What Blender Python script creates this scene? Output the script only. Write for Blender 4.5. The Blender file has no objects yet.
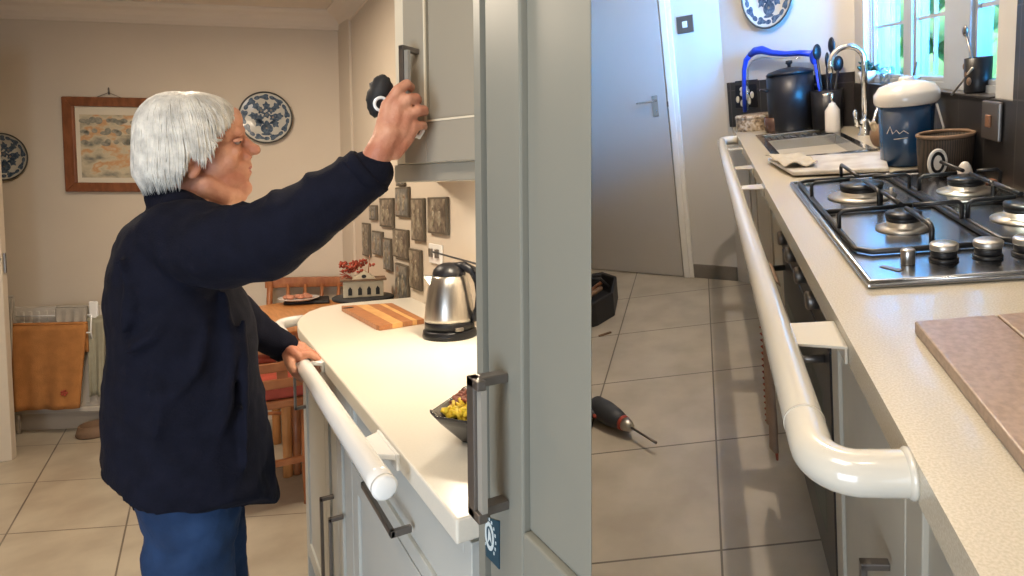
import bpy, bmesh, math, random
from mathutils import Matrix, Vector, Euler
random.seed(7)
SC = bpy.context.scene
COL = SC.collection
PI = math.pi

# ------------------------------------------------------------------ camera
F, CX, CY = 600.0, 600.0, 235.0          # focal length and principal point in 1024x576 pixels
CAM = Vector((0, 0, 1.3))
_yd = Vector((195 - CX, 203 - CY, F)).normalized()          # the counter direction of the first kitchen
_p = math.atan2(CY - 203, F)
_up = Vector((0, -math.cos(_p), -math.sin(_p)))
_xd = _yd.cross(_up)
RW = Matrix((_xd, _yd, _up))                                  # camera axes -> world axes
cd = bpy.data.cameras.new('camera')
cam = bpy.data.objects.new('camera', cd)
COL.objects.link(cam)
r_, u_, f_ = RW @ Vector((1, 0, 0)), RW @ Vector((0, -1, 0)), RW @ Vector((0, 0, 1))
cam.matrix_world = Matrix(((r_.x, u_.x, -f_.x, CAM.x), (r_.y, u_.y, -f_.y, CAM.y), (r_.z, u_.z, -f_.z, CAM.z), (0, 0, 0, 1)))
cd.sensor_fit = 'HORIZONTAL'
cd.sensor_width = 36
cd.lens = F / 1024 * 36
cd.shift_x = (512 - CX) / 1024
cd.shift_y = (CY - 288) / 1024
cd.clip_start = 0.02
SC.camera = cam

# ------------------------------------------------------------------ world, exposure, large lights
SC.view_settings.view_transform = 'Standard'
SC.view_settings.look = 'None'
SC.view_settings.exposure = 0.0
SC.view_settings.gamma = 1.0
SC.view_settings.use_curve_mapping = False
w = bpy.data.worlds.new('world')
SC.world = w
w.use_nodes = True
w.node_tree.nodes['Background'].inputs[0].default_value = (0.42, 0.68, 1.0, 1)
w.node_tree.nodes['Background'].inputs[1].default_value = 1.5

# second kitchen: its own rigid frame (floor z = 0), turned against the first one
_w = Vector((1.830, 0.056, -0.225))
HR = 1.246
RR = Matrix.Rotation(_w.length, 3, _w.normalized())
ROOM_R = Matrix.Translation(CAM) @ (RW @ RR).to_4x4() @ Matrix.Translation((0, 0, -HR))
ROOM_L = Matrix.Identity(4)
ROOM = ROOM_L

def ray(u, v):
    d = RW @ Vector((u - CX, v - CY, F))
    return d if ROOM is ROOM_L else ROOM_R.to_3x3().inverted() @ d
def org():
    return CAM.copy() if ROOM is ROOM_L else Vector((0, 0, HR))
def pz(u, v, z):
    d = ray(u, v); o = org(); return o + d * ((z - o.z) / d.z)
def px(u, v, x):
    d = ray(u, v); o = org(); return o + d * (x / d.x)
def py(u, v, y):
    d = ray(u, v); o = org(); return o + d * (y / d.y)
def pl(u, v, P, n):
    d = ray(u, v); o = org(); n = Vector(n); return o + d * ((Vector(P) - o).dot(n) / d.dot(n))

def area(name, loc, rot, sx, sy, power, col, spread=PI):
    l = bpy.data.lights.new(name, 'AREA'); l.shape = 'RECTANGLE'; l.size = sx; l.size_y = sy
    l.energy = power; l.color = col; l.spread = spread
    o = bpy.data.objects.new(name, l); COL.objects.link(o)
    o.matrix_world = ROOM @ (Matrix.Translation(loc) @ Euler(rot).to_matrix().to_4x4())
    return o
def bulb(name, loc, power, col, r=0.05):
    l = bpy.data.lights.new(name, 'POINT'); l.energy = power; l.color = col; l.shadow_soft_size = r
    o = bpy.data.objects.new(name, l); COL.objects.link(o)
    o.matrix_world = ROOM @ Matrix.Translation(loc)
    return o
WARM = (1.0, 0.83, 0.64)
area('ceiling_lamp_light', (-0.25, 2.6, 2.28), (0, 0, 0), 0.5, 0.5, 34, WARM)
area('ceiling_lamp_light', (-0.35, 0.3, 2.28), (0, 0, 0), 0.5, 0.5, 16, (1.0, 0.90, 0.78))
area('under_cabinet_light', (0.60, 1.50, 1.36), (0, 0, 0), 0.05, 0.16, 5.0, (1.0, 0.86, 0.66))
area('cool_fill_light', (-1.3, -0.4, 0.7), (0, -PI / 2, 0.35), 1.0, 1.0, 36.0, (0.72, 0.85, 1.0))  # added cool fill for the cabinet fronts and rail; no window stands here
ROOM = ROOM_R
bulb('ceiling_lamp_light', (0.205, 2.0, 2.32), 64, (1.0, 0.84, 0.66), 0.012)
area('ceiling_lamp_light', (0.22, 0.3, 2.3), (0, 0, 0), 0.12, 0.12, 3.5, (1.0, 0.82, 0.60))
wl = area('window_daylight', (1.30, 1.40, 1.60), (0, 0, 0), 0.7, 0.8, 88, (0.05, 0.38, 1.0), math.radians(60))
_d = Vector((-0.86, 1.70, 0.04)).normalized()
wl.matrix_world = ROOM @ (Matrix.Translation((1.30, 1.40, 1.60)) @ _d.to_track_quat('-Z', 'Y').to_matrix().to_4x4())
sun_l = bpy.data.lights.new('sun', 'SUN'); sun_l.energy = 9.0; sun_l.angle = 0.02; sun_l.color = (0.9, 1.0, 0.85)
sun = bpy.data.objects.new('sun', sun_l); COL.objects.link(sun)
sun.matrix_world = ROOM @ Vector((0.35, 0.35, -1.0)).to_track_quat('-Z', 'Y').to_matrix().to_4x4()
ROOM = ROOM_L

# ------------------------------------------------------------------ materials
def mat(name, col, rough=0.5, metal=0.0, noise=0.0, scale=20.0, bump=0.0, bscale=None, spec=0.5, col2=None, emit=None, coat=0.0, sheen=0.0, stretch=None):
    m = bpy.data.materials.new(name); m.use_nodes = True
    n = m.node_tree.nodes; l = m.node_tree.links; b = n['Principled BSDF']
    b.inputs['Base Color'].default_value = (*col, 1); b.inputs['Roughness'].default_value = rough
    b.inputs['Metallic'].default_value = metal; b.inputs['Specular IOR Level'].default_value = spec
    b.inputs['Coat Weight'].default_value = coat; b.inputs['Sheen Weight'].default_value = sheen
    tc = n.new('ShaderNodeTexCoord'); mp = n.new('ShaderNodeMapping'); l.new(tc.outputs['Object'], mp.inputs[0])
    if stretch: mp.inputs['Scale'].default_value = stretch
    if noise > 0 or col2:
        t = n.new('ShaderNodeTexNoise'); t.inputs['Scale'].default_value = scale; t.inputs['Detail'].default_value = 5
        l.new(mp.outputs[0], t.inputs[0])
        r = n.new('ShaderNodeValToRGB'); l.new(t.outputs[0], r.inputs[0])
        c2 = col2 or tuple(c * (1 - noise) for c in col)
        r.color_ramp.elements[0].position = 0.36; r.color_ramp.elements[1].position = 0.64
        r.color_ramp.elements[0].color = (*c2, 1); r.color_ramp.elements[1].color = (*col, 1)
        l.new(r.outputs[0], b.inputs['Base Color'])
    if bump > 0:
        t2 = n.new('ShaderNodeTexNoise'); t2.inputs['Scale'].default_value = bscale or scale; t2.inputs['Detail'].default_value = 6
        l.new(mp.outputs[0], t2.inputs[0])
        bp = n.new('ShaderNodeBump'); bp.inputs['Strength'].default_value = bump; bp.inputs['Distance'].default_value = 0.004
        l.new(t2.outputs[0], bp.inputs['Height']); l.new(bp.outputs[0], b.inputs['Normal'])
    if emit:
        b.inputs['Emission Color'].default_value = (*col, 1); b.inputs['Emission Strength'].default_value = emit
    return m
def mathn(n, l, op, a, b=None):
    m = n.new('ShaderNodeMath'); m.operation = op
    for i, x in enumerate((a, b)):
        if x is None: continue
        if isinstance(x, (int, float)): m.inputs[i].default_value = x
        else: l.new(x, m.inputs[i])
    return m.outputs[0]
def tilemat(name, col, col2, grout, x0, sx, y0, sy, k, g=0.012, rough=0.3, zvert=False):
    """rows of tiles: lines at x = x0 + n sx and y + k x = y0 + n sy (z instead of y on walls)"""
    m = mat(name, col, rough, col2=col2, scale=5.0)
    n = m.node_tree.nodes; l = m.node_tree.links; b = n['Principled BSDF']
    tc = next(q for q in n if q.type == 'TEX_COORD')
    s = n.new('ShaderNodeSeparateXYZ'); l.new(tc.outputs['Object'], s.inputs[0])
    X = s.outputs[1] if zvert == 'yz' else s.outputs[0]
    Y = s.outputs[2] if zvert else s.outputs[1]
    a = mathn(n, l, 'FRACT', mathn(n, l, 'DIVIDE', mathn(n, l, 'SUBTRACT', X, x0), sx))
    yy = mathn(n, l, 'ADD', Y, mathn(n, l, 'MULTIPLY', X, k))
    c = mathn(n, l, 'FRACT', mathn(n, l, 'DIVIDE', mathn(n, l, 'SUBTRACT', yy, y0), sy))
    ga = mathn(n, l, 'LESS_THAN', a, g / sx * 0.5); gb = mathn(n, l, 'LESS_THAN', c, g / sy * 0.5)
    gm = mathn(n, l, 'MAXIMUM', ga, gb)
    mx = n.new('ShaderNodeMix'); mx.data_type = 'RGBA'
    l.new(gm, mx.inputs[0])
    src = b.inputs['Base Color'].links[0].from_socket
    l.new(src, mx.inputs[6]); mx.inputs[7].default_value = (*grout, 1)
    l.new(mx.outputs[2], b.inputs['Base Color'])
    bp = n.new('ShaderNodeBump'); bp.inputs['Strength'].default_value = 0.5; bp.inputs['Distance'].default_value = 0.002; bp.invert = True
    l.new(gm, bp.inputs['Height']); l.new(bp.outputs[0], b.inputs['Normal'])
    return m
def patternmat(name, stops, scale, kind='voronoi', rough=0.35, stretch=None, rings=None):
    m = bpy.data.materials.new(name); m.use_nodes = True
    n = m.node_tree.nodes; l = m.node_tree.links; b = n['Principled BSDF']; b.inputs['Roughness'].default_value = rough
    tc = n.new('ShaderNodeTexCoord'); mp = n.new('ShaderNodeMapping'); l.new(tc.outputs['Object'], mp.inputs[0])
    if stretch: mp.inputs['Scale'].default_value = stretch
    if kind == 'voronoi':
        t = n.new('ShaderNodeTexVoronoi'); o = t.outputs['Distance']
    elif kind == 'wave':
        t = n.new('ShaderNodeTexWave'); o = t.outputs['Fac']; t.inputs['Distortion'].default_value = 1.5
        t.inputs['Detail'].default_value = 3
    else:
        t = n.new('ShaderNodeTexNoise'); o = t.outputs[0]; t.inputs['Detail'].default_value = 4
    t.inputs['Scale'].default_value = scale
    l.new(mp.outputs[0], t.inputs['Vector'])
    r = n.new('ShaderNodeValToRGB'); l.new(o, r.inputs[0])
    e = r.color_ramp.elements
    while len(e) < len(stops): e.new(0.5)
    for i, (p, c) in enumerate(stops):
        e[i].position = p; e[i].color = (*c, 1)
    l.new(r.outputs[0], b.inputs['Base Color'])
    return m

M = {}
M['wallL'] = mat('warm_wall_paint', (0.60, 0.52, 0.42), 0.85, noise=0.04, scale=3, bump=0.1, bscale=60)
M['ceilL'] = mat('ceiling_paint', (0.66, 0.58, 0.48), 0.9, noise=0.03, scale=3)
M['floorL'] = tilemat('cream_floor_tiles', (0.50, 0.44, 0.34), (0.40, 0.34, 0.26), (0.16, 0.13, 0.10), -0.272, 0.385, 2.89, 0.53, 0.48, rough=0.28)
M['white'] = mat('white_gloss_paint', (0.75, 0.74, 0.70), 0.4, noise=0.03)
M['creamdoor'] = mat('cream_door_paint', (0.62, 0.55, 0.45), 0.5, noise=0.03)
M['cab'] = mat('grey_cabinet_paint', (0.205, 0.205, 0.175), 0.42, noise=0.03, scale=4)
M['cabup'] = mat('grey_wall_cabinet_paint', (0.36, 0.32, 0.25), 0.4, noise=0.03, scale=4)
M['cabdark'] = mat('dark_cabinet_gap', (0.09, 0.09, 0.085), 0.7)
M['cabbase'] = mat('pale_cabinet_paint', (0.50, 0.51, 0.48), 0.42, noise=0.03, scale=4)
M['cream'] = mat('cream_carcass', (0.75, 0.66, 0.50), 0.5)
M['worktopL'] = mat('white_worktop', (0.72, 0.68, 0.59), 0.28, noise=0.03, scale=200)
M['plastic'] = mat('white_plastic', (0.84, 0.84, 0.82), 0.22, coat=0.3)
M['satin'] = mat('satin_metal', (0.36, 0.34, 0.30), 0.45, 0.3)
M['steel'] = mat('brushed_steel', (0.50, 0.47, 0.43), 0.3, 1.0, noise=0.15, scale=10, stretch=(12, 12, 1))
M['gun'] = mat('dark_pewter', (0.20, 0.18, 0.165), 0.38, 0.85)
M['darkgun'] = mat('dark_pewter_edge', (0.07, 0.06, 0.055), 0.45, 0.6)
M['black'] = mat('black_plastic', (0.008, 0.008, 0.010), 0.38, spec=0.3)
M['blackm'] = mat('black_matt', (0.014, 0.014, 0.016), 0.65)
M['skin'] = mat('skin', (0.60, 0.30, 0.19), 0.5, col2=(0.45, 0.17, 0.10), scale=22, bump=0.5, bscale=90)
M['hair'] = mat('white_hair', (0.80, 0.77, 0.70), 0.5, col2=(0.52, 0.50, 0.46), scale=40, bump=0.6, bscale=120)
M['navy'] = mat('navy_wool', (0.0065, 0.0075, 0.017), 0.9, noise=0.25, scale=30, bump=0.35, bscale=300, spec=0.15)
M['jean'] = mat('blue_trouser_cloth', (0.020, 0.050, 0.13), 0.8, noise=0.4, scale=10, bump=0.3, bscale=120, spec=0.2)
M['wood'] = mat('red_brown_wood', (0.40, 0.15, 0.055), 0.4, col2=(0.28, 0.09, 0.03), scale=14, stretch=(1, 6, 1))
M['framewood'] = mat('frame_wood', (0.24, 0.085, 0.035), 0.45, col2=(0.16, 0.055, 0.022), scale=14, stretch=(1, 6, 1))
M['tablewood'] = mat('orange_pine', (0.66, 0.30, 0.10), 0.35, col2=(0.52, 0.21, 0.06), scale=8, stretch=(8, 1, 1))
M['redpad'] = mat('red_cushion', (0.42, 0.07, 0.04), 0.8, noise=0.2)
M['orange'] = mat('orange_towel', (0.50, 0.21, 0.06), 0.95, noise=0.18, scale=18, bump=0.8, bscale=260)
M['greytowel'] = mat('grey_towel', (0.42, 0.38, 0.32), 0.95, noise=0.1, bump=0.7, bscale=240)
M['sage'] = mat('sage_towel', (0.36, 0.34, 0.25), 0.95, noise=0.1, bump=0.7, bscale=240)
M['radiator'] = mat('radiator_enamel', (0.55, 0.50, 0.43), 0.4)
M['paper'] = mat('ivory_paper', (0.66, 0.60, 0.48), 0.7)
M['glossyblue'] = mat('blue_plastic', (0.01, 0.04, 0.42), 0.35)
M['print'] = patternmat('mountain_map_print', [(0.30, (0.13, 0.14, 0.13)), (0.42, (0.42, 0.37, 0.27)), (0.50, (0.55, 0.48, 0.34)), (0.58, (0.55, 0.30, 0.14)), (0.68, (0.62, 0.55, 0.42))], 9, 'noise', stretch=(1, 1, 1.6))
M['oval'] = mat('print_grey_green', (0.22, 0.22, 0.18), 0.7, col2=(0.36, 0.33, 0.26), scale=60)
M['delft'] = patternmat('blue_white_glaze', [(0.30, (0.015, 0.03, 0.07)), (0.46, (0.06, 0.09, 0.13)), (0.52, (0.42, 0.42, 0.37)), (0.8, (0.52, 0.50, 0.44))], 26, 'noise', rough=0.2)
M['delftblue'] = mat('blue_glaze', (0.03, 0.055, 0.10), 0.25, col2=(0.10, 0.14, 0.19), scale=60)
M['delftwhite'] = mat('white_glaze', (0.50, 0.49, 0.44), 0.22)
M['delftrim'] = mat('dark_rim_glaze', (0.05, 0.05, 0.045), 0.3)
M['magnet'] = patternmat('pictured_tile', [(0.34, (0.05, 0.035, 0.025)), (0.45, (0.12, 0.09, 0.065)), (0.55, (0.21, 0.17, 0.12)), (0.66, (0.33, 0.28, 0.21))], 30, 'noise')
M['magnet2'] = patternmat('pictured_blue_tile', [(0.34, (0.045, 0.04, 0.035)), (0.46, (0.12, 0.12, 0.115)), (0.56, (0.24, 0.22, 0.18)), (0.68, (0.20, 0.10, 0.06))], 24, 'noise')
M['tileedge'] = mat('tile_edge', (0.11, 0.09, 0.065), 0.6)
M['figure'] = mat('painted_figure', (0.36, 0.32, 0.24), 0.5, col2=(0.16, 0.12, 0.08), scale=60)
M['board_dark'] = mat('dark_wood_strip', (0.50, 0.20, 0.075), 0.4, noise=0.3, scale=30, stretch=(1, 8, 1))
M['board_light'] = mat('light_wood_strip', (0.78, 0.42, 0.15), 0.4, noise=0.2, scale=30)
M['yellow'] = mat('yellow_crisps', (0.85, 0.60, 0.03), 0.6, noise=0.25, scale=80)
M['snack'] = mat('brown_snack', (0.30, 0.075, 0.035), 0.5, noise=0.5, scale=80)
M['pewterdish'] = mat('black_glazed_dish', (0.030, 0.026, 0.022), 0.25)
M['teal'] = mat('dark_teal_sticker', (0.006, 0.045, 0.075), 0.5)
M['stickerwhite'] = mat('white_sticker_ink', (0.55, 0.62, 0.64), 0.5)
M['tan'] = mat('tan_leather', (0.20, 0.12, 0.07), 0.7, noise=0.2)
M['flower'] = mat('dried_red_petals', (0.42, 0.07, 0.035), 0.7, noise=0.4, scale=50)
M['house'] = mat('cream_pottery', (0.62, 0.54, 0.40), 0.4, noise=0.1)
# second kitchen
M['wallR'] = mat('white_wall_paint', (0.53, 0.515, 0.49), 0.8, noise=0.03, scale=3, bump=0.08, bscale=60)
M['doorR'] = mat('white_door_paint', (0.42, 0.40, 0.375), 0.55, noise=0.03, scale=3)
M['floorR'] = tilemat('beige_floor_tiles', (0.46, 0.42, 0.35), (0.37, 0.33, 0.27), (0.13, 0.115, 0.095), -0.045, 0.455, 2.325, 0.49, -0.16, rough=0.33)
M['skirt'] = mat('grey_tile_skirting', (0.17, 0.155, 0.135), 0.4, noise=0.15)
M['worktopR'] = mat('speckled_worktop', (0.55, 0.49, 0.39), 0.22, col2=(0.46, 0.41, 0.32), scale=420, coat=0.15)
M['edgeR'] = mat('worktop_edge', (0.56, 0.49, 0.39), 0.3, col2=(0.49, 0.42, 0.32), scale=420)
M['rail'] = mat('ivory_rail_plastic', (0.60, 0.56, 0.48), 0.16, coat=0.4)
M['darktile'] = tilemat('charcoal_wall_tiles', (0.030, 0.026, 0.025), (0.020, 0.018, 0.017), (0.07, 0.062, 0.058), 1.41, 0.15, 0.9, 0.1905, 0, g=0.006, rough=0.3, zvert='yz')
M['darktileB'] = tilemat('charcoal_back_tiles', (0.045, 0.040, 0.038), (0.030, 0.027, 0.026), (0.10, 0.09, 0.085), 0.155, 0.15, 0.9, 0.12, 0, g=0.006, rough=0.3, zvert='xz')
M['hob'] = mat('hob_steel', (0.42, 0.43, 0.45), 0.24, 1.0, noise=0.1, scale=6)
M['iron'] = mat('black_enamel_iron', (0.010, 0.010, 0.012), 0.35)
M['alu'] = mat('burner_aluminium', (0.52, 0.49, 0.45), 0.35, 0.9)
M['sinksteel'] = mat('sink_steel', (0.50, 0.52, 0.55), 0.18, 1.0, noise=0.1, scale=5)
M['chrome'] = mat('chrome', (0.72, 0.73, 0.75), 0.08, 1.0)
M['stone'] = mat('brown_granite_board', (0.36, 0.25, 0.18), 0.35, col2=(0.27, 0.19, 0.14), scale=150)
M['cabR'] = mat('beige_cabinet_paint', (0.40, 0.36, 0.29), 0.45, noise=0.04)
M['enamelblue'] = mat('blue_enamel', (0.004, 0.036, 0.10), 0.25, coat=0.3)
M['enamelwhite'] = mat('white_enamel', (0.66, 0.62, 0.57), 0.2, coat=0.3)
M['wicker'] = patternmat('brown_wicker', [(0.2, (0.012, 0.008, 0.005)), (0.6, (0.055, 0.035, 0.022))], 60, 'wave', rough=0.7)
M['tin'] = patternmat('patterned_tin', [(0.35, (0.10, 0.07, 0.05)), (0.5, (0.36, 0.28, 0.20)), (0.6, (0.50, 0.45, 0.38))], 60, 'noise')
M['drillblue'] = mat('dark_blue_grey_plastic', (0.03, 0.035, 0.045), 0.5)
M['drillred'] = mat('red_plastic', (0.35, 0.05, 0.03), 0.5)
M['rust'] = mat('brown_rocker', (0.22, 0.10, 0.05), 0.5)
M['leafout'] = mat('garden_leaves', (0.38, 0.72, 0.36), 0.7, col2=(0.22, 0.55, 0.30), scale=3)
M['winframe'] = mat('backlit_white_frame', (0.34, 0.37, 0.40), 0.4)  # white frame darkened to blue-grey: backlit shade put into the colour
M['brownrug'] = mat('brown_towel', (0.33, 0.22, 0.15), 0.95, noise=0.2, bump=0.6, bscale=200)
M['redfringe'] = mat('red_fringe', (0.30, 0.07, 0.04), 0.9)
M['sauce'] = mat('dark_brown_glaze', (0.08, 0.035, 0.02), 0.2)
def glass(name, tint=(0.9, 0.97, 0.96), gl=0.08):
    m = bpy.data.materials.new(name); m.use_nodes = True
    n = m.node_tree.nodes; l = m.node_tree.links; n.remove(n['Principled BSDF'])
    t = n.new('ShaderNodeBsdfTransparent'); t.inputs[0].default_value = (*tint, 1)
    g = n.new('ShaderNodeBsdfGlossy'); g.inputs['Roughness'].default_value = 0.03
    mx = n.new('ShaderNodeMixShader'); mx.inputs[0].default_value = gl
    l.new(t.outputs[0], mx.inputs[1]); l.new(g.outputs[0], mx.inputs[2])
    l.new(mx.outputs[0], n['Material Output'].inputs[0])
    return m
M['glass'] = glass('window_glass')
M['clear'] = glass('clear_glass', (0.85, 0.9, 0.92), 0.2)

# ------------------------------------------------------------------ mesh builder
class MB:
    def __init__(s): s.v = []; s.f = []; s.sm = []
    def add(s, vs, fs, smooth=False):
        o = len(s.v); s.v += [Vector(a) for a in vs]
        for a in fs: s.f.append([i + o for i in a]); s.sm.append(smooth)
        return s
    def box(s, a, b):
        x0, x1 = sorted((a[0], b[0])); y0, y1 = sorted((a[1], b[1])); z0, z1 = sorted((a[2], b[2]))
        vs = [(x, y, z) for z in (z0, z1) for y in (y0, y1) for x in (x0, x1)]
        return s.add(vs, [(0, 2, 3, 1), (4, 5, 7, 6), (0, 1, 5, 4), (2, 6, 7, 3), (0, 4, 6, 2), (1, 3, 7, 5)])
    def obox(s, c, ax, ay, az, hx, hy, hz):
        c, ax, ay, az = Vector(c), Vector(ax).normalized() * hx, Vector(ay).normalized() * hy, Vector(az).normalized() * hz
        vs = [c + ax * i + ay * j + az * k for k in (-1, 1) for j in (-1, 1) for i in (-1, 1)]
        return s.add(vs, [(0, 2, 3, 1), (4, 5, 7, 6), (0, 1, 5, 4), (2, 6, 7, 3), (0, 4, 6, 2), (1, 3, 7, 5)])
    def bar(s, a, b, w, h, up=(0, 0, 1)):
        a, b = Vector(a), Vector(b); d = (b - a); up = Vector(up)
        if abs(d.normalized().dot(up)) > 0.98: up = Vector((1, 0, 0))
        sd = d.cross(up).normalized(); u2 = sd.cross(d).normalized()
        return s.obox((a + b) / 2, d, sd, u2, d.length / 2, w / 2, h / 2)
    def prism(s, poly, z0, z1):
        n = len(poly); vs = [(p[0], p[1], z0) for p in poly] + [(p[0], p[1], z1) for p in poly]
        fs = [tuple(range(n))[::-1], tuple(range(n, 2 * n))] + [(i, (i + 1) % n, (i + 1) % n + n, i + n) for i in range(n)]
        return s.add(vs, fs)
    def slab(s, pts, off):
        """polygon of 3D points thickened by the vector off"""
        n = len(pts); off = Vector(off); vs = [Vector(p) for p in pts] + [Vector(p) + off for p in pts]
        fs = [tuple(range(n))[::-1], tuple(range(n, 2 * n))] + [(i, (i + 1) % n, (i + 1) % n + n, i + n) for i in range(n)]
        return s.add(vs, fs)
    def tube(s, pts, r, n=12, closed=False):
        pts = [Vector(p) for p in pts]; N = len(pts)
        rs = r if isinstance(r, (list, tuple)) else [r] * N
        prev = None; rings = []
        for i, p in enumerate(pts):
            if closed: t = pts[(i + 1) % N] - pts[i - 1]
            else: t = pts[min(i + 1, N - 1)] - pts[max(i - 1, 0)]
            t.normalize()
            if prev is None:
                a = Vector((0, 0, 1)) if abs(t.z) < 0.9 else Vector((1, 0, 0)); a = (a - t * a.dot(t)).normalized()
            else: a = (prev - t * prev.dot(t)).normalized()
            prev = a; b = t.cross(a)
            rings.append([p + (a * math.cos(2 * PI * k / n) + b * math.sin(2 * PI * k / n)) * rs[i] for k in range(n)])
        vs = [q for g in rings for q in g]; fs = []
        for i in range(N if closed else N - 1):
            j = (i + 1) % N
            for k in range(n): fs.append((i * n + k, i * n + (k + 1) % n, j * n + (k + 1) % n, j * n + k))
        s.add(vs, fs, True)
        if not closed:
            o = len(s.v) - len(vs)
            s.f.append([o + k for k in range(n)][::-1]); s.sm.append(False)
            s.f.append([o + (N - 1) * n + k for k in range(n)]); s.sm.append(False)
        return s
    def cyl(s, a, b, r0, r1=None, n=24): return s.tube([a, b], [r0, r0 if r1 is None else r1], n)
    def lathe(s, prof, c, axis=(0, 0, 1), n=40, sx=1.0, sy=1.0, ring=False):
        c = Vector(c); q = Vector((0, 0, 1)).rotation_difference(Vector(axis).normalized())
        vs = []; fs = []
        for r, z in prof:
            for k in range(n):
                a = 2 * PI * k / n
                vs.append(c + q @ Vector((r * math.cos(a) * sx, r * math.sin(a) * sy, z)))
        L = len(prof)
        for i in range(L if ring else L - 1):
            j = (i + 1) % L
            for k in range(n):
                fs.append((i * n + k, i * n + (k + 1) % n, j * n + (k + 1) % n, j * n + k))
        s.add(vs, fs, True)
        if ring: return s
        o = len(s.v) - len(vs)
        if prof[0][0] > 1e-5: s.f.append([o + k for k in range(n)][::-1]); s.sm.append(False)
        if prof[-1][0] > 1e-5: s.f.append([o + (len(prof) - 1) * n + k for k in range(n)]); s.sm.append(False)
        return s
    def ball(s, c, r, n=16, m=10, rot=None):
        r = r if isinstance(r, (tuple, list)) else (r, r, r); c = Vector(c); vs = []; fs = []
        for i in range(m + 1):
            th = PI * i / m
            for k in range(n):
                a = 2 * PI * k / n
                p = Vector((r[0] * math.sin(th) * math.cos(a), r[1] * math.sin(th) * math.sin(a), r[2] * math.cos(th)))
                if rot: p = rot @ p
                vs.append(c + p)
        for i in range(m):
            for k in range(n): fs.append((i * n + k, (i + 1) * n + k, (i + 1) * n + (k + 1) % n, i * n + (k + 1) % n))
        return s.add(vs, fs, True)
    def chain(s, pts, n=14):
        """rounded, tapering limb: pts = (point, radius)"""
        s.tube([p for p, r in pts], [r for p, r in pts], n)
        for p, r in pts: s.ball(p, r * 0.995, n, 8)
        return s
    def loft(s, rings):
        n = len(rings[0]); vs = [q for g in rings for q in g]; fs = []
        for i in range(len(rings) - 1):
            for k in range(n): fs.append((i * n + k, i * n + (k + 1) % n, (i + 1) * n + (k + 1) % n, (i + 1) * n + k))
        fs.append(tuple(range(n))[::-1]); fs.append(tuple((len(rings) - 1) * n + k for k in range(n)))
        return s.add(vs, fs, True)
    def grid(s, fn, nu, nv, th=0.0, off=(0, 0, 1)):
        """sheet fn(a, b) thickened by th along off"""
        off = Vector(off).normalized() * th
        vs = [Vector(fn(i / nu, j / nv)) for j in range(nv + 1) for i in range(nu + 1)]; N = len(vs)
        vs += [q + off for q in vs]; fs = []
        W = nu + 1
        for j in range(nv):
            for i in range(nu):
                a = j * W + i; fs += [(a, a + 1, a + W + 1, a + W), (a + N, a + W + N, a + W + 1 + N, a + 1 + N)]
        for i in range(nu):
            a = i; fs.append((a, a + N, a + 1 + N, a + 1)); a = nv * W + i; fs.append((a, a + 1, a + 1 + N, a + N))
        for j in range(nv):
            a = j * W; fs.append((a, a + W, a + W + N, a + N)); a = j * W + nu; fs.append((a, a + N, a + W + N, a + W))
        return s.add(vs, fs, True)

_yaw = math.atan2((RW @ Vector((591.5 - CX, 0, F))).x, (RW @ Vector((591.5 - CX, 0, F))).y)
DIVN = Vector((math.cos(_yaw), -math.sin(_yaw), 0))      # points from the first room into the second
def clip_mesh(me, mw, side):
    """cut a mesh at the partition between the rooms"""
    bm = bmesh.new(); bm.from_mesh(me); inv = mw.inverted()
    co = inv @ CAM; no = (mw.to_3x3().transposed() @ DIVN).normalized()
    g = bmesh.ops.bisect_plane(bm, geom=bm.verts[:] + bm.edges[:] + bm.faces[:], plane_co=co, plane_no=no, clear_inner=(side == 'R'), clear_outer=(side == 'L'))
    ed = [e for e in g['geom_cut'] if isinstance(e, bmesh.types.BMEdge)]
    if ed: bmesh.ops.holes_fill(bm, edges=ed)
    bm.to_mesh(me); bm.free()

def tag(o, label=None, cat=None, group=None, kind=None):
    if label: o['label'] = label
    if cat: o['category'] = cat
    if group: o['group'] = group
    if kind: o['kind'] = kind
    return o
def obj(name, mb, m, parent=None, bevel=0.0, base=None, clip=None, seg=2, remesh=None, smooth=0, disp=None, mats=None, fmat=None):
    if base is None: base = Vector(parent['_b']) if parent is not None else Vector((0, 0, 0))
    base = Vector(base)
    me = bpy.data.meshes.new(name)
    me.from_pydata([tuple(q - base) for q in mb.v], [], mb.f); me.update()
    for p, sm in zip(me.polygons, mb.sm): p.use_smooth = sm
    bm = bmesh.new(); bm.from_mesh(me); bmesh.ops.recalc_face_normals(bm, faces=bm.faces[:]); bm.to_mesh(me); bm.free()
    o = bpy.data.objects.new(name, me); COL.objects.link(o)
    o['_b'] = tuple(base)
    if parent is not None:
        o.parent = parent; root = parent
        while root.parent: root = root.parent
        mw = root.matrix_world
    else:
        o.matrix_world = ROOM @ Matrix.Translation(base); mw = o.matrix_world.copy()
    if clip: clip_mesh(me, mw, clip)
    for mm in (mats or [m]): me.materials.append(M[mm] if isinstance(mm, str) else mm)
    if fmat:
        for p in me.polygons: p.material_index = fmat(p)
    if bevel:
        b = o.modifiers.new('b', 'BEVEL'); b.width = bevel; b.segments = seg; b.limit_method = 'ANGLE'; b.angle_limit = 0.7
    if remesh:
        r = o.modifiers.new('r', 'REMESH'); r.mode = 'VOXEL'; r.voxel_size = remesh; r.use_smooth_shade = True
    if smooth:
        q = o.modifiers.new('s', 'SMOOTH'); q.factor = 0.5; q.iterations = smooth
    if disp:
        t = bpy.data.textures.new(name + '_folds', 'CLOUDS'); t.noise_scale = disp[0]
        q = o.modifiers.new('d', 'DISPLACE'); q.texture = t; q.strength = disp[1]; q.mid_level = 0.5; q.texture_coords = 'LOCAL'
    return o
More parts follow.
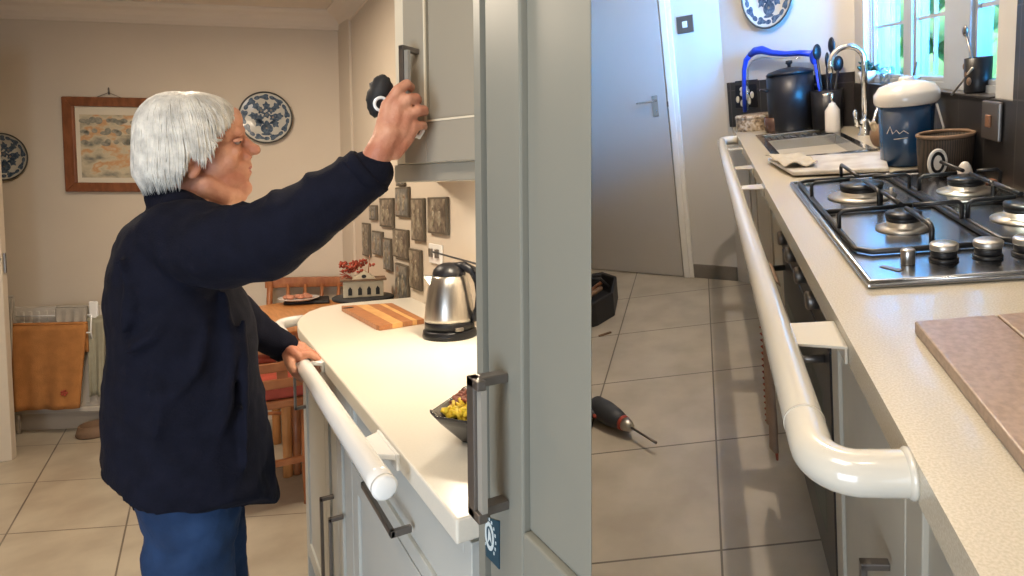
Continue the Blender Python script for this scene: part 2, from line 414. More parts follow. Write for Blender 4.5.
def thing(name, label, cat, base, group=None):
    e = bpy.data.objects.new(name, None); COL.objects.link(e); e.empty_display_size = 0.05
    e.matrix_world = ROOM @ Matrix.Translation(Vector(base)); e['_b'] = tuple(base)
    bpy.context.view_layer.update() if False else None
    return tag(e, label, cat, group)
def one(name, mb, m, label, cat, group=None, **k):
    b = k.pop('base', None)
    if b is None:
        xs = [q.x for q in mb.v]; ys = [q.y for q in mb.v]; b = ((min(xs) + max(xs)) / 2, (min(ys) + max(ys)) / 2, min(q.z for q in mb.v))
    return tag(obj(name, mb, m, base=b, **k), label, cat, group)
def struct(name, mb, m, **k): return tag(obj(name, mb, m, **k), kind='structure')
def arc(c, r, a0, a1, n, ax, ay):
    c, ax, ay = Vector(c), Vector(ax), Vector(ay)
    return [c + (ax * math.cos(a0 + (a1 - a0) * i / n) + ay * math.sin(a0 + (a1 - a0) * i / n)) * r for i in range(n + 1)]
# ================================================================== FIRST KITCHEN
ROOM = ROOM_L
WN = Vector((0.5, 1, 0)).normalized()                # back wall: y = 4.21 - 0.5 x
WP = Vector((0, 4.21, 0))
WT = Vector((1, -0.5, 0)).normalized()               # along the back wall, to the right
def bw(u, v, d=0.0):                                 # point on a plane d in front of the back wall
    return pl(u, v, WP - WN * d, WN)
XW = 0.75                                            # right wall plane
XC = 0.262                                           # worktop front
XF = 0.285                                           # base cabinet front
s_ = MB().prism([(-2.2, -1.4), (3.2, -1.4), (3.2, 2.7), (-2.2, 5.4)], -0.08, 0); struct('floor', s_, 'floorL', clip='L')
s_ = MB().prism([(-2.2, -1.4), (3.2, -1.4), (3.2, 2.7), (-2.2, 5.4)], 2.41, 2.49); struct('ceiling', s_, 'ceilL', clip='L')
s_ = MB().prism([(-2.2, 5.31), (1.0, 3.71), (1.0, 3.83), (-2.2, 5.43)], 0, 2.41); struct('wall_back', s_, 'wallL', clip='L')
s_ = MB().prism([(XW, 1.0), (XW, 3.84), (XW + 0.1, 3.79), (XW + 0.1, 1.0)], 0, 2.41); struct('wall_right', s_, 'wallL', clip='L')
s_ = MB().box((-2.2, -1.4, 0), (-2.1, 5.4, 2.41)); struct('wall_left', s_, 'wallL')
s_ = MB().box((-2.2, -1.5, 0), (3.2, -1.4, 2.41)); struct('wall_rear', s_, 'wallL', clip='L')
# shallow projection of the wall in the corner
s_ = MB().prism([(0.728, 3.85), (XW + 0.01, 3.84), (XW + 0.01, 3.60), (0.738, 3.60)], 0, 2.41)
struct('wall_corner', s_, 'wallL')
# coving: stepped moulding along the back wall and the right wall
def coving(name, a, b, n, m):
    a, b, n = Vector(a), Vector(b), Vector(n)
    prof = [(0, -0.095), (0.010, -0.095), (0.014, -0.078), (0.028, -0.055), (0.05, -0.034), (0.075, -0.022), (0.09, -0.010), (0.09, 0), (0, 0)]
    mb = MB(); mb.slab([a + n * p + Vector((0, 0, 2.41 + q)) for p, q in prof], b - a)
    struct(name, mb, m, clip='L')
coving('trim_1', (-2.2, 5.31, 0), (0.80, 3.81, 0), -WN, 'ceilL')
coving('trim_2', (XW, 3.86, 0), (XW, 1.0, 0), (-1, 0, 0), 'ceilL')
# open door edge at the far left
a_ = pz(17, 457, 0)
d_ = MB().prism([(a_.x, a_.y), (a_.x - 0.01, a_.y - 0.045), (a_.x - 0.80, a_.y + 0.05), (a_.x - 0.80, a_.y + 0.095)], 0.0, 2.02)
do = struct('door_1', d_, 'creamdoor', bevel=0.003)
h_ = MB().tube([(a_.x - 0.02, a_.y - 0.045, 1.02), (a_.x - 0.02, a_.y - 0.085, 1.02), (a_.x - 0.12, a_.y - 0.085, 1.02)], 0.008)
h_.box((a_.x - 0.004, a_.y - 0.035, 0.95), (a_.x + 0.002, a_.y - 0.012, 1.05))
obj('door_handle', h_, 'gun', do)

# framed print on the back wall
def W(x, z, d=0.0):                                  # x along world x on the back wall
    return Vector((x, 4.21 - 0.5 * x - 1.118 * d, z))
def wallpoly(mb, pts, d0, d1):
    mb.slab([W(x, z, d0) for x, z in pts], -WN * (d1 - d0)); return mb
f0, f1 = bw(64, 97), bw(157, 192); fx0, fx1, fz0, fz1 = f0.x, f1.x, f1.z, f0.z
t = thing('framed_print', 'framed mountain map print in a wide red-brown wooden frame on the back wall', 'picture', W((fx0 + fx1) / 2, fz0))
fw = 0.052
mb = MB()
for q in ([(fx0, fz0), (fx1, fz0), (fx1 - fw, fz0 + fw), (fx0 + fw, fz0 + fw)], [(fx0, fz1), (fx1, fz1), (fx1 - fw, fz1 - fw), (fx0 + fw, fz1 - fw)],
          [(fx0, fz0), (fx0 + fw, fz0 + fw), (fx0 + fw, fz1 - fw), (fx0, fz1)], [(fx1, fz0), (fx1 - fw, fz0 + fw), (fx1 - fw, fz1 - fw), (fx1, fz1)]):
    wallpoly(mb, q, 0.002, 0.028)
obj('frame', mb, 'framewood', t, bevel=0.005)
mb = wallpoly(MB(), [(fx0 + .03, fz0 + .03), (fx1 - .03, fz0 + .03), (fx1 - .03, fz1 - .03), (fx0 + .03, fz1 - .03)], 0.002, 0.012); obj('mount_board', mb, 'paper', t)
mx0, mx1, mz0, mz1 = fx0 + fw + .016, fx1 - fw - .014, fz0 + fw + .028, fz1 - fw - .045
mb = wallpoly(MB(), [(mx0, mz0), (mx1, mz0), (mx1, mz1), (mx0, mz1)], 0.012, 0.0135); pr = obj('print', mb, 'print', t)
mb = MB()
for i in range(11):
    for j in range(3):
        if (i + j) % 5 == 4: continue
        ux = mx0 + (mx1 - mx0) * (i + 0.5 + 0.3 * math.sin(i * 3.1 + j)) / 11.5; uz = mz1 - (mz1 - mz0) * (0.10 + 0.17 * j + 0.02 * math.sin(i * 2))
        ra, rb = random.uniform(0.012, 0.024), random.uniform(0.011, 0.02)
        mb.slab([W(ux + ra * math.cos(2 * PI * k / 14), uz + rb * math.sin(2 * PI * k / 14), 0.0135) for k in range(14)], -WN * 0.0006)
obj('picture_marks', mb, 'oval', pr)
mb = MB().tube([W(fx0 + .14, fz1 - .005, .012), W((fx0 + fx1) / 2, fz1 + .028, .012), W(fx1 - .14, fz1 - .005, .012)], 0.0016, 6)
mb.tube([W((fx0 + fx1) / 2, fz1 + .02, .004), W((fx0 + fx1) / 2, fz1 + .045, .012), W((fx0 + fx1) / 2, fz1 + .055, .004)], 0.004, 8)
obj('hanging_hook', mb, 'gun', t)

# wall plates: glazed dish with a painted flower vase
def plate(label, c, n, up, R, seed, vase=True, group=None):
    n = Vector(n).normalized(); up = Vector(up); sd = up.cross(n).normalized(); up = n.cross(sd)
    rnd = random.Random(seed)
    t = thing('wall_plate', label, 'plate', c, group)
    prof = [(0.0, 0.004), (R * 0.55, 0.004), (R * 0.62, 0.006), (R * 0.72, 0.014), (R * 0.97, 0.022), (R, 0.024), (R * 0.995, 0.019), (R * 0.6, 0.001), (0.0, 0.001)]
    obj('dish', MB().lathe(prof, c, n, 64), 'delftwhite', t)
    obj('rim', MB().lathe([(R * 0.95, 0.022), (R * 1.0, 0.0255), (R * 1.015, 0.023), (R * 1.0, 0.018), (R * 0.96, 0.018)], c, n, 64, ring=True), 'delftrim', t)
    c = Vector(c)
    def lift(r):
        q_ = r / R; P_ = [(0, .0045), (.55, .0045), (.62, .007), (.72, .0148), (.97, .0225), (1.0, .024)]
        for (a, fa), (b_, fb) in zip(P_, P_[1:]):
            if q_ <= b_: return fa + (fb - fa) * (q_ - a) / (b_ - a)
        return .024
    def blob(mb, x, y, a, b, th, petals=0):
        k = 16; pts = []
        for i in range(k):
            g = 2 * PI * i / k; rr = 1 + (0.28 * math.cos(petals * g) if petals else 0)
            ex, ey = a * rr * math.cos(g), b * rr * math.sin(g)
            X, Y = x + ex * math.cos(th) - ey * math.sin(th), y + ex * math.sin(th) + ey * math.cos(th)
            pts.append(c + sd * X + up * Y + n * lift(math.hypot(X, Y)))
        mb.slab(pts, n * 0.0012)
    mb = MB()
    for i in range(9):
        g = 2 * PI * i / 9 + 0.2; r = R * 0.80
        blob(mb, r * math.cos(g), r * math.sin(g), R * .17, R * .10, g + 1.57, 3)
        g += 0.35; blob(mb, r * 1.02 * math.cos(g), r * 1.02 * math.sin(g), R * .07, R * .11, g)
    for i in range(8):
        g = 2 * PI * i / 8; r = R * (0.46 + 0.08 * math.sin(i * 2.3)); blob(mb, r * math.cos(g), r * math.sin(g) + R * .08, R * .16, R * .12, g, 5)
    for x, y in ((-.2, .28), (.18, .3), (0, .12), (-.24, 0), (.24, .02)): blob(mb, R * x, R * y, R * .13, R * .12, x * 5, 5)
    blob(mb, 0, R * -.42, R * .23, R * .20, 0); blob(mb, 0, R * -.24, R * .09, R * .14, 0); blob(mb, 0, R * -.64, R * .20, R * .05, 0)
    for s in (-1, 1): blob(mb, R * s * .3, R * -.12, R * .24, R * .06, s * .5)
    obj('painted_pattern', mb, 'delftblue', t)
    for x, y in ((-.2, .28), (.18, .3), (0, .12), (.24, .02), (0, -.40)):
        cx_, cy_ = R * x, R * y; k = 10
        mb = MB().slab([c + sd * (cx_ + R * .045 * math.cos(2 * PI * i / k)) + up * (cy_ + R * .045 * math.sin(2 * PI * i / k)) + n * 0.0066 for i in range(k)], n * 0.0008)
        obj('flower_centre', mb, 'magnet2', t)
    return t
c_ = bw(267, 118, 0.002); R_ = 0.148
plate('round blue and white patterned plate on the back wall beside the woman\'s face', c_, -WN, (0, 0, 1), R_, 3)
c_ = bw(5, 157, 0.002)
plate('round blue and white plate on the wall behind the cream door edge', c_, -WN, (0, 0, 1), 0.130, 5)

# radiator, towels and airer
rA, rB = bw(10, 420), bw(122, 420)
t = thing('radiator', 'cream wall radiator low on the back wall, half hidden by hanging towels', 'radiator', W((rA.x + rB.x) / 2, 0.13, 0.05))
mb = wallpoly(MB(), [(rA.x, .15), (rB.x, .15), (rB.x, .72), (rA.x, .72)], 0.03, 0.07)
k = 0
xx = rA.x + .02
while xx < rB.x - .02:
    wallpoly(mb, [(xx, .17), (xx + .018, .17), (xx + .018, .70), (xx, .70)], 0.07, 0.078); xx += 0.035
obj('panel', mb, 'radiator', t, bevel=0.004)
mb = wallpoly(MB(), [(rA.x - .005, .12), (rB.x + .005, .12), (rB.x + .005, .15), (rA.x - .005, .15)], 0.02, 0.085); obj('bottom_rail', mb, 'radiator', t, bevel=0.006)
for x in (rA.x + .05, rB.x - .05): obj('pipe', MB().tube([W(x, .13, .05), W(x, 0.0, .05)], .009), 'radiator', t)
t = thing('clothes_airer', 'white wire airer hooked over the radiator, carrying towels', 'airer', W(-.7, .60, .12))
x0_, x1_ = bw(14, 311).x, bw(94, 311).x
mb = MB()
for z, d in ((bw(50, 311).z - .01, .10), (bw(50, 327).z - .01, .14)): mb.tube([W(x0_, z, d), W(x1_, z, d)], .004, 8)
zz = bw(90, 311).z
for x in (x0_, x1_): mb.tube([W(x, zz + .05, .035), W(x, zz + .05, .06), W(x, zz - .01, .10), W(x, zz - .09, .14), W(x, zz - .16, .09)], .004, 8)
obj('wire_rack', mb, 'plastic', t)
mb = wallpoly(MB(), [(x1_ - .005, zz - .13), (x1_ + .035, zz - .13), (x1_ + .035, zz + .07), (x1_ - .005, zz + .07)], .085, .10); obj('end_plate', mb, 'plastic', t, bevel=.006)
def towel(name, label, u0, u1, v0, v1, d, m, wav=0.010, skew=0.0, emblem=False, u1b=None, group=None):
    A, B, Cc = bw(u0, v0, d), bw(u1, v0, d), bw(u0, v1, d)
    Bb = bw(u1b or u1, v1, d)
    z0, z1 = A.z, Cc.z
    def fn(a, b):
        x1 = B.x + (Bb.x - B.x) * b
        x = A.x + (x1 - A.x) * a; z = z0 + (z1 - z0) * b + skew * a * b
        return W(x, z, d + wav * math.sin(a * 9 + b * 1.5) * b + 0.006 * math.sin(a * 21 + 1) * b)
    mb = MB().grid(fn, 24, 14, 0.006, -WN)
    # fold over the rod
    mb.grid(lambda a, b: W(A.x + (B.x - A.x) * a, z0 + 0.006 * math.sin(PI * b), d - 0.03 * b), 12, 5, 0.006, (0, 0, 1))
    mb.grid(lambda a, b: W(A.x + (B.x - A.x) * a, z0 - 0.16 * b, d - 0.03), 12, 5, 0.006, -WN)
    return one(name, mb, m, label, 'towel', group)
ot = towel('orange_towel', 'large orange towel hanging over the airer with a small stitched motif', 11, 87, 326, 411, .145, 'orange', u1b=80)
e_ = bw(64, 393, .162); mb = MB()
for k in range(5):
    g = 2 * PI * k / 5; mb.ball(e_ + WT * .012 * math.cos(g) + Vector((0, 0, .012 * math.sin(g))), (.007, .004, .007), 8, 6)
mb.ball(e_, (.006, .005, .006), 8, 6)
ro = obj('stitched_motif', mb, 'flower', ot, base=ot['_b'])
towel('small_grey_towel', 'small pale grey flannel folded over the top rod of the airer', 56, 87, 308, 325, .115, 'greytowel', .003)
towel('sage_towel', 'grey-green towel hanging at the airer end next to the orange towel', 87, 105, 318, 396, .10, 'sage', .016)
towel('cream_towel', 'cream cloth hanging between the door edge and the orange towel', 2, 13, 298, 380, .15, 'greytowel', .010)
# pet bowl under the radiator
c_ = pz(96, 434, 0)
one('pet_bowl', MB().lathe([(.0, .0), (.085, .0), (.09, .01), (.075, .06), (.07, .06), (.065, .02), (0, .015)], (c_.x, c_.y, 0.0), n=36), 'tan', 'round brown bowl on the floor below the radiator', 'bowl')

# dining table behind the counter end
t = thing('dining_table', 'orange pine dining table behind the end of the white worktop', 'table', (0.62, 3.42, 0))
poly = [(0.17, 3.30), (0.22, 3.14), (0.33, 3.02), (0.50, 2.98), (0.72, 2.98), (0.73, 3.70), (0.38, 3.78), (0.24, 3.70), (0.17, 3.50)]
obj('tabletop', MB().prism(poly, .712, .742), 'tablewood', t, bevel=.006)
obj('apron', MB().prism([(.27, 3.32), (.36, 3.10), (.70, 3.06), (.70, 3.60), (.32, 3.66)], .63, .712), 'tablewood', t)
for x, y in ((.33, 3.15), (.68, 3.12), (.68, 3.60), (.33, 3.62)):
    obj('leg', MB().tube([(x, y, .71), (x, y, .5), (x, y, .45), (x, y, .1), (x, y, 0)], [.03, .03, .024, .020, .022], 16), 'tablewood', t)
c_ = pz(298, 302, .745)
mb = MB().prism([(c_.x - .08, c_.y - .06), (c_.x + .14, c_.y - .14), (c_.x + .17, c_.y + .05), (c_.x - .04, c_.y + .12)], .743, .760)
one('dark_tray', mb, 'blackm', 'dark flat tray on the pine table in front of the chair spindles', 'tray', bevel=.006)
t = thing('serving_plate', 'white oval plate of pink food on the dark tray', 'plate', (c_.x, c_.y, .761))
obj('dish', MB().lathe([(0, .0), (.06, 0), (.10, .012), (.105, .016), (.10, .017), (.06, .006), (0, .006)], (c_.x, c_.y - .04, .761), n=32), 'plastic', t)
mb = MB()
for i in range(9): mb.ball((c_.x + random.uniform(-.06, .06), c_.y - .04 + random.uniform(-.05, .05), .780), (.024, .020, .013), 10, 6)
obj('pink_food', mb, mat('pink_food', (.62, .26, .16), .6, noise=.3, scale=60), t)
# spindle-back chair behind the table
def spindle_chair(label, o, yaw, group, pad, wd=1.5):
    t = thing('spindle_chair', label, 'chair', o, group)
    R3 = Matrix.Rotation(yaw, 3, 'Z'); o = Vector(o)
    P = lambda x, y, z: o + R3 @ Vector((x * wd, y, z))
    H = .855
    mb = MB().slab([P(-.20, -.19, .43), P(.20, -.19, .43), P(.18, .19, .43), P(-.18, .19, .43)], (0, 0, .03)); obj('seat', mb, 'wood', t, bevel=.01)
    mb = MB().slab([P(-.18, -.17, .462), P(.18, -.17, .462), P(.16, .16, .462), P(-.16, .16, .462)], (0, 0, .035)); obj('cushion', mb, 'redpad', t, bevel=.014, seg=3)
    for sx in (-1, 1):
        obj('leg', MB().tube([P(sx * .18, -.17, .44), P(sx * .18, -.17, .3), P(sx * .185, -.175, 0)], [.021, .02, .016], 12), 'wood', t)
        obj('leg', MB().tube([P(sx * .17, .17, .44), P(sx * .175, .20, 0)], [.019, .016], 12), 'wood', t)
        obj('back_post', MB().tube([P(sx * .18, .18, .44), P(sx * .19, .21, .68), P(sx * .19, .235, H)], [.018, .017, .015], 12), 'wood', t)
    mb = MB().grid(lambda a, b: P(-.21 + .42 * a, .232 + .02 * math.sin(PI * a), H - .05 + .06 * b), 16, 2, .02, R3 @ Vector((0, 1, 0))); obj('top_rail', mb, 'wood', t, bevel=.004)
    obj('lower_rail', MB().bar(P(-.19, .20, .56), P(.19, .20, .56), .016, .03), 'wood', t, bevel=.003)
    for k in range(5):
        x = -.125 + .0625 * k
        obj('spindle', MB().tube([P(x, .205, .56), P(x, .215, .70), P(x, .24, H - .03)], [.009, .012, .008], 10), 'wood', t)
    obj('stretcher', MB().tube([P(-.18, -.17, .2), P(.18, -.17, .2)], .010, 10), 'wood', t)
    for sx in (-1, 1): obj('stretcher', MB().tube([P(sx * .18, -.17, .16), P(sx * .175, .19, .16)], .010, 10), 'wood', t)
    return t
spindle_chair('brown spindle-back chair behind the pine table, its top rail against the wall', (0.50, 3.61, 0), -0.46, 'brown spindle-back dining chairs', True)
# chair seen between the woman and the counter, its side towards us
def ladder_chair(o):
    t = thing('ladder_chair', 'red-brown chair with red cushion beyond the woman, beside the counter end', 'chair', o)
    o = Vector(o); P = lambda x, y, z: o + Vector((x, y, z))
    obj('seat', MB().box(P(-.20, -.19, .44), P(.20, .20, .475)), 'wood', t, bevel=.01)
    obj('cushion', MB().box(P(-.19, -.18, .476), P(.19, .18, .53)), 'redpad', t, bevel=.02, seg=3)
    for x, y in ((-.17, -.16), (.17, -.16), (-.17, .17), (.17, .17)):
        obj('leg', MB().tube([P(x, y, .44), P(x, y, .12), P(x, y, .03), P(x, y, 0)], [.021, .020, .016, .018], 12), 'wood', t)
    for x in (-.18, .18): obj('back_post', MB().tube([P(x, -.19, .44), P(x, -.20, .74)], [.018, .016], 12), 'wood', t)
    for z in (.55, .62, .70): obj('back_slat', MB().bar(P(-.18, -.195, z), P(.18, -.195, z), .016, .04), 'wood', t, bevel=.004)
    obj('back_slat', MB().box(P(-.12, -.20, .55), P(-.08, -.19, .70)), 'wood', t); obj('back_slat', MB().box(P(.06, -.20, .55), P(.10, -.19, .70)), 'wood', t)
    obj('stretcher', MB().bar(P(-.17, -.16, .20), P(.17, -.16, .20), .02, .025), 'wood', t)
    obj('stretcher', MB().bar(P(-.17, -.16, .24), P(-.17, .17, .24), .02, .025), 'wood', t)
    return t
ladder_chair((0.20, 2.98, 0))

# pottery house with dried flowers, on the table
hx, hy = .612, 2.80; hz = .8865
t = thing('side_stand', 'round black stand just beyond the far end of the white worktop', 'stand', (hx, hy, 0))
obj('stand_top', MB().lathe([(0, 0), (.125, 0), (.130, .006), (.130, .012), (.124, .016), (0, .016)], (hx, hy, .870), n=48), 'blackm', t)
obj('stand_leg', MB().lathe([(.10, 0), (.10, .012), (.02, .03), (.016, .08), (.016, .84), (.04, .87)], (hx, hy, 0), n=28), 'blackm', t)
t = thing('pottery_house', 'small cream pottery house topped with dried red flowers on the black stand', 'ornament', (hx, hy, hz))
hw, hd, hh = .083, .045, .072
R3 = Matrix.Rotation(-.18, 3, 'Z'); P = lambda x, y, z: Vector((hx, hy, hz)) + R3 @ Vector((x, y, z))
obj('walls', MB().slab([P(-hw, -hd, 0), P(hw, -hd, 0), P(hw, hd, 0), P(-hw, hd, 0)], (0, 0, hh)), 'house', t, bevel=.003)
mb = MB().slab([P(-hw - .012, -hd - .012, hh), P(hw + .012, -hd - .012, hh), P(hw + .012, hd + .012, hh), P(-hw - .012, hd + .012, hh)], (0, 0, .008))
obj('eaves', mb, 'tan', t)
mb = MB().slab([P(-.045, -hd - .004, hh + .008), P(.05, -hd - .004, hh + .008), P(.002, -hd - .004, hh + .045)], R3 @ Vector((0, .08, 0))); obj('gable', mb, 'house', t)
for x in (-.055, -.015, .022, .058):
    mb = MB().slab([P(x - .008, -hd - .001, .01), P(x + .008, -hd - .001, .01), P(x + .008, -hd - .001, .036), P(x, -hd - .001, .048), P(x - .008, -hd - .001, .036)], R3 @ Vector((0, -.002, 0))); obj('window_opening', mb, 'blackm', t)
mb = MB().slab([P(.002 + .010 * math.cos(k * PI / 6), -hd - .005, hh + .020 + .008 * math.sin(k * PI / 6)) for k in range(12)], R3 @ Vector((0, -.002, 0))); obj('window_opening', mb, 'blackm', t)
mb = MB()
for i in range(26):
    c = P(random.gauss(-.03, .028), random.gauss(0, .014), hh + .035 + random.uniform(0, .05)); a = random.uniform(0, 6.28)
    for k in range(4):
        g = a + k * PI / 2; q = Vector((math.cos(g), math.sin(g) * .6, random.uniform(-.2, .6))).normalized() * .015
        mb.ball(c + q * .6, (.009, .006, .004), 6, 4, Euler((random.uniform(0, 3), random.uniform(0, 3), g)).to_matrix())
for i in range(6): mb.tube([P(-.04, 0, hh), P(-.08 + random.uniform(0, .03), 0, hh + .02), P(-.095, -.02, hh - .02 + .013 * i)], .002, 6)
obj('dried_flowers', mb, 'flower', t)
obj('twig', MB().tube([P(.02, 0, hh), P(.025, 0, hh + .06), P(.03, 0, hh + .11)], [.003, .002, .001], 6), 'wood', t)

# worktop, base cabinets
poly = [(XC, .714), (XC, 2.12), (.272, 2.22), (.295, 2.32), (.335, 2.42), (.39, 2.50), (.47, 2.545), (XW, 2.55), (XW, .714)]
obj_w = one('worktop', MB().prism(poly, .866, .9), 'worktopL', 'long white worktop with rounded far end', 'worktop', bevel=.003, clip='L', base=(0, 0, 0))
def shaker(mb, x, y0, y1, z0, z1, w=.055, d=.006, th=.018):
    """door leaf in the plane x (face towards -x) with a recessed panel"""
    mb.box((x, y0, z0), (x + th, y0 + w, z1)); mb.box((x, y1 - w, z0), (x + th, y1, z1))
    mb.box((x, y0 + w, z0), (x + th, y1 - w, z0 + w)); mb.box((x, y0 + w, z1 - w), (x + th, y1 - w, z1))
    mb.box((x + d, y0 + w, z0 + w), (x + th, y1 - w, z1 - w)); return mb
def dhandle_v(par, x, y, z0, z1, out=.035, w=.012, t_=.008):
    mb = MB().box((x - out, y - w / 2, z0), (x - out + t_, y + w / 2, z1))
    for z in (z0, z1 - .010): mb.box((x - out, y - w / 2, z), (x, y + w / 2, z + .010))
    return obj('handle', mb, 'gun', par, bevel=.0015)
def dhandle_h(par, x, y0, y1, z, out=.035, w=.012, t_=.008):
    mb = MB().box((x - out, y0, z - w / 2), (x - out + t_, y1, z + w / 2))
    for y in (y0, y1 - .010): mb.box((x - out, y, z - w / 2), (x, y + .010, z + w / 2))
    return obj('handle', mb, 'gun', par, bevel=.0015)
def base_unit(label, y0, y1, drawer=False, doors=1, hy=None, hz=(.30, .52), group=None):
    t = thing('base_cabinet', label, 'cabinet', (.5, (y0 + y1) / 2, 0), group)
    obj('carcass', MB().box((XF + .019, y0 + .001, .10), (XW - .005, y1 - .001, .864)), 'cabbase', t, clip='L')
    obj('plinth', MB().box((XF + .06, y0 + .001, 0), (XF + .075, y1 - .001, .10)), 'cabbase', t, clip='L')
    zt = .858
    if drawer:
        d = obj('drawer', shaker(MB(), XF, y0 + .002, y1 - .002, .70, zt, w=.03), 'cabbase', t, bevel=.0015)
        dhandle_h(d, XF, *drawer, .755); zt = .696
    n = doors; st = (y1 - y0) / n
    for k in range(n):
        d = obj('door', shaker(MB(), XF, y0 + st * k + .002, y0 + st * (k + 1) - .002, .105, zt), 'cabbase', t, bevel=.0015)
        if hy: dhandle_v(d, XF, hy[k], *hz)
    return t
base_unit('base cabinet with a wide drawer under the near end of the white worktop', .72, 1.46, drawer=(.985, 1.20), doors=1)
base_unit('base cabinet with two doors and upright handles below the middle of the handrail', 1.46, 1.82, doors=2, hy=(1.575, 1.70), hz=(.28, .52))
base_unit('narrow end base cabinet under the rounded end of the white worktop', 1.82, 2.22, doors=1, hy=(2.17,), hz=(.62, .74))
one('end_panel', MB().prism([(XF + .002, 2.222), (XF + .002, 2.24), (.42, 2.44), (.50, 2.46), (XW - .005, 2.46), (XW - .005, 2.222)], 0, .864), 'cabbase', 'pale curved end panel closing the cabinets at the far end', 'panel', bevel=.003)

# handrail on the worktop front
t = thing('handrail', 'white tubular handrail along the front of the white worktop', 'handrail', (.222, 1.6, .86))
rx, rz, rr = .219, .882, .0185
A = (rx, .892, rz)
pts = [A, (rx, .93, rz), (rx, 1.4, rz), (rx, 1.9, rz), (rx, 2.24, rz), (rx + .004, 2.285, rz), (rx + .02, 2.325, rz), (rx + .05, 2.35, rz), (rx + .088, 2.36, rz)]
obj('rail_tube', MB().tube(pts, rr, 28), 'plastic', t)
obj('end_cap', MB().lathe([(0, -.003), (rr * .8, -.003), (rr * 1.02, 0), (rr * 1.02, .008)], (rx, .890, rz), (0, 1, 0), 28), 'plastic', t)
for y in (1.02, 1.70):
    mb = MB().slab([(rx + .005, y - .02, .884), (XC + .001, y - .055, .884), (XC + .001, y + .075, .884), (rx + .005, y + .05, .884)], (0, 0, .010)); mb.box((XC - .006, y - .055, .868), (XC + .0, y + .075, .896))
    obj('bracket', mb, 'plastic', t, bevel=.002)

# tall unit with its door at the near end
t = thing('tall_cabinet', 'tall grey-green cabinet standing at the near end of the white worktop', 'cabinet', (.34, .52, 0))
XT = .27
obj('side_panel', MB().box((XT - .002, .637, 0), (XW, .655, 2.30)), 'cab', t, clip='L')
obj('carcass', MB().box((XT + .035, .34, 0.1), (XW, .636, 2.30)), 'cabdark', t, clip='L')
y1 = .628; zs = px(480, 563, XT).z
sw = y1 - px(521, 300, XT).y; zr = px(519, 529, XT).z
mb = MB().box((XT, y1 - sw, zs), (XT + .02, y1, 2.30)).box((XT, .2, zs), (XT + .02, y1 - sw, zr)).box((XT + .008, .2, zr), (XT + .02, y1 - sw, 2.30))
dr = obj('door', mb, 'cab', t, bevel=.0025, clip='L')
hy_ = .578; hz0, hz1 = px(506, 515, XT).z + .010, px(506, 372, XT).z
mb = MB().box((XT - .040, hy_ - .004, hz0), (XT - .030, hy_ + .014, hz1))
for z in (hz0, hz1 - .010): mb.box((XT - .040, hy_ - .016, z), (XT - .03, hy_ + .014, z + .010)).box((XT - .040, hy_ - .004, z), (XT, hy_ + .014, z + .010))
hd1 = obj('handle', mb, 'gun', dr, bevel=.0012)
obj('grip_face', MB().box((XT - .036, hy_ - .016, hz0 + .010), (XT - .030, hy_ - .0045, hz1 - .010)), 'satin', hd1)
mb = MB().box((XT + .0005, .2, .12), (XT + .02, y1, zs - .004)); obj('lower_door', mb, 'cab', t, bevel=.0025, clip='L')
# round-motif sticker on the tall door
cs = px(488, 538, XT - .0012)
st = one('door_sticker', MB().slab([px(479.6, 515, XT - .0002), px(500, 521, XT - .0002), px(500, 569, XT - .0002), px(481, 549, XT - .0002)], (-.0012, 0, 0)), 'teal', 'dark teal sticker with a white ring motif below the tall door handle', 'sticker')
cc = px(489.5, 536, XT - .0014); mb = MB()
ra, rb = .0125, .0165
def SP(a, b): return Vector((XT - .0014, cc.y - a, cc.z + b))
for k in range(16):
    g = 2 * PI * k / 16
    if k in (11, 12, 13): continue
    c = SP(ra * 1.38 * math.cos(g), rb * 1.22 * math.sin(g)); mb.box(c - Vector((0, .0016, .0017)), c + Vector((-.0005, .0013 if k % 2 else .0006, .0017)))
k = 28
for i in range(k):
    g0, g1 = 2 * PI * i / k, 2 * PI * (i + 1) / k
    mb.slab([SP(ra * math.cos(g0), rb * math.sin(g0)), SP(ra * math.cos(g1), rb * math.sin(g1)), SP(ra * .68 * math.cos(g1), rb * .70 * math.sin(g1)), SP(ra * .68 * math.cos(g0), rb * .70 * math.sin(g0))], (-.0005, 0, 0))
mb.slab([SP(-.002, .008), SP(.003, .004), SP(.006, -.006), SP(.001, -.003), SP(-.004, -.009), SP(-.003, .0)], (-.0005, 0, 0))
obj('ring_motif', mb, 'stickerwhite', st, base=st['_b'])

# added partition between the two rooms, stops light leaking across
dv = Vector((math.sin(_yaw), math.cos(_yaw), 0))
a_, b_ = dv * .66, dv * 7.0
b2 = b_ - DIVN * .06; a2 = a_ - DIVN * .004
struct('wall_added_partition', MB().prism([(a_.x, a_.y), (b_.x, b_.y), (b2.x, b2.y), (a2.x, a2.y)], -1.0, 5.0), 'wallL')

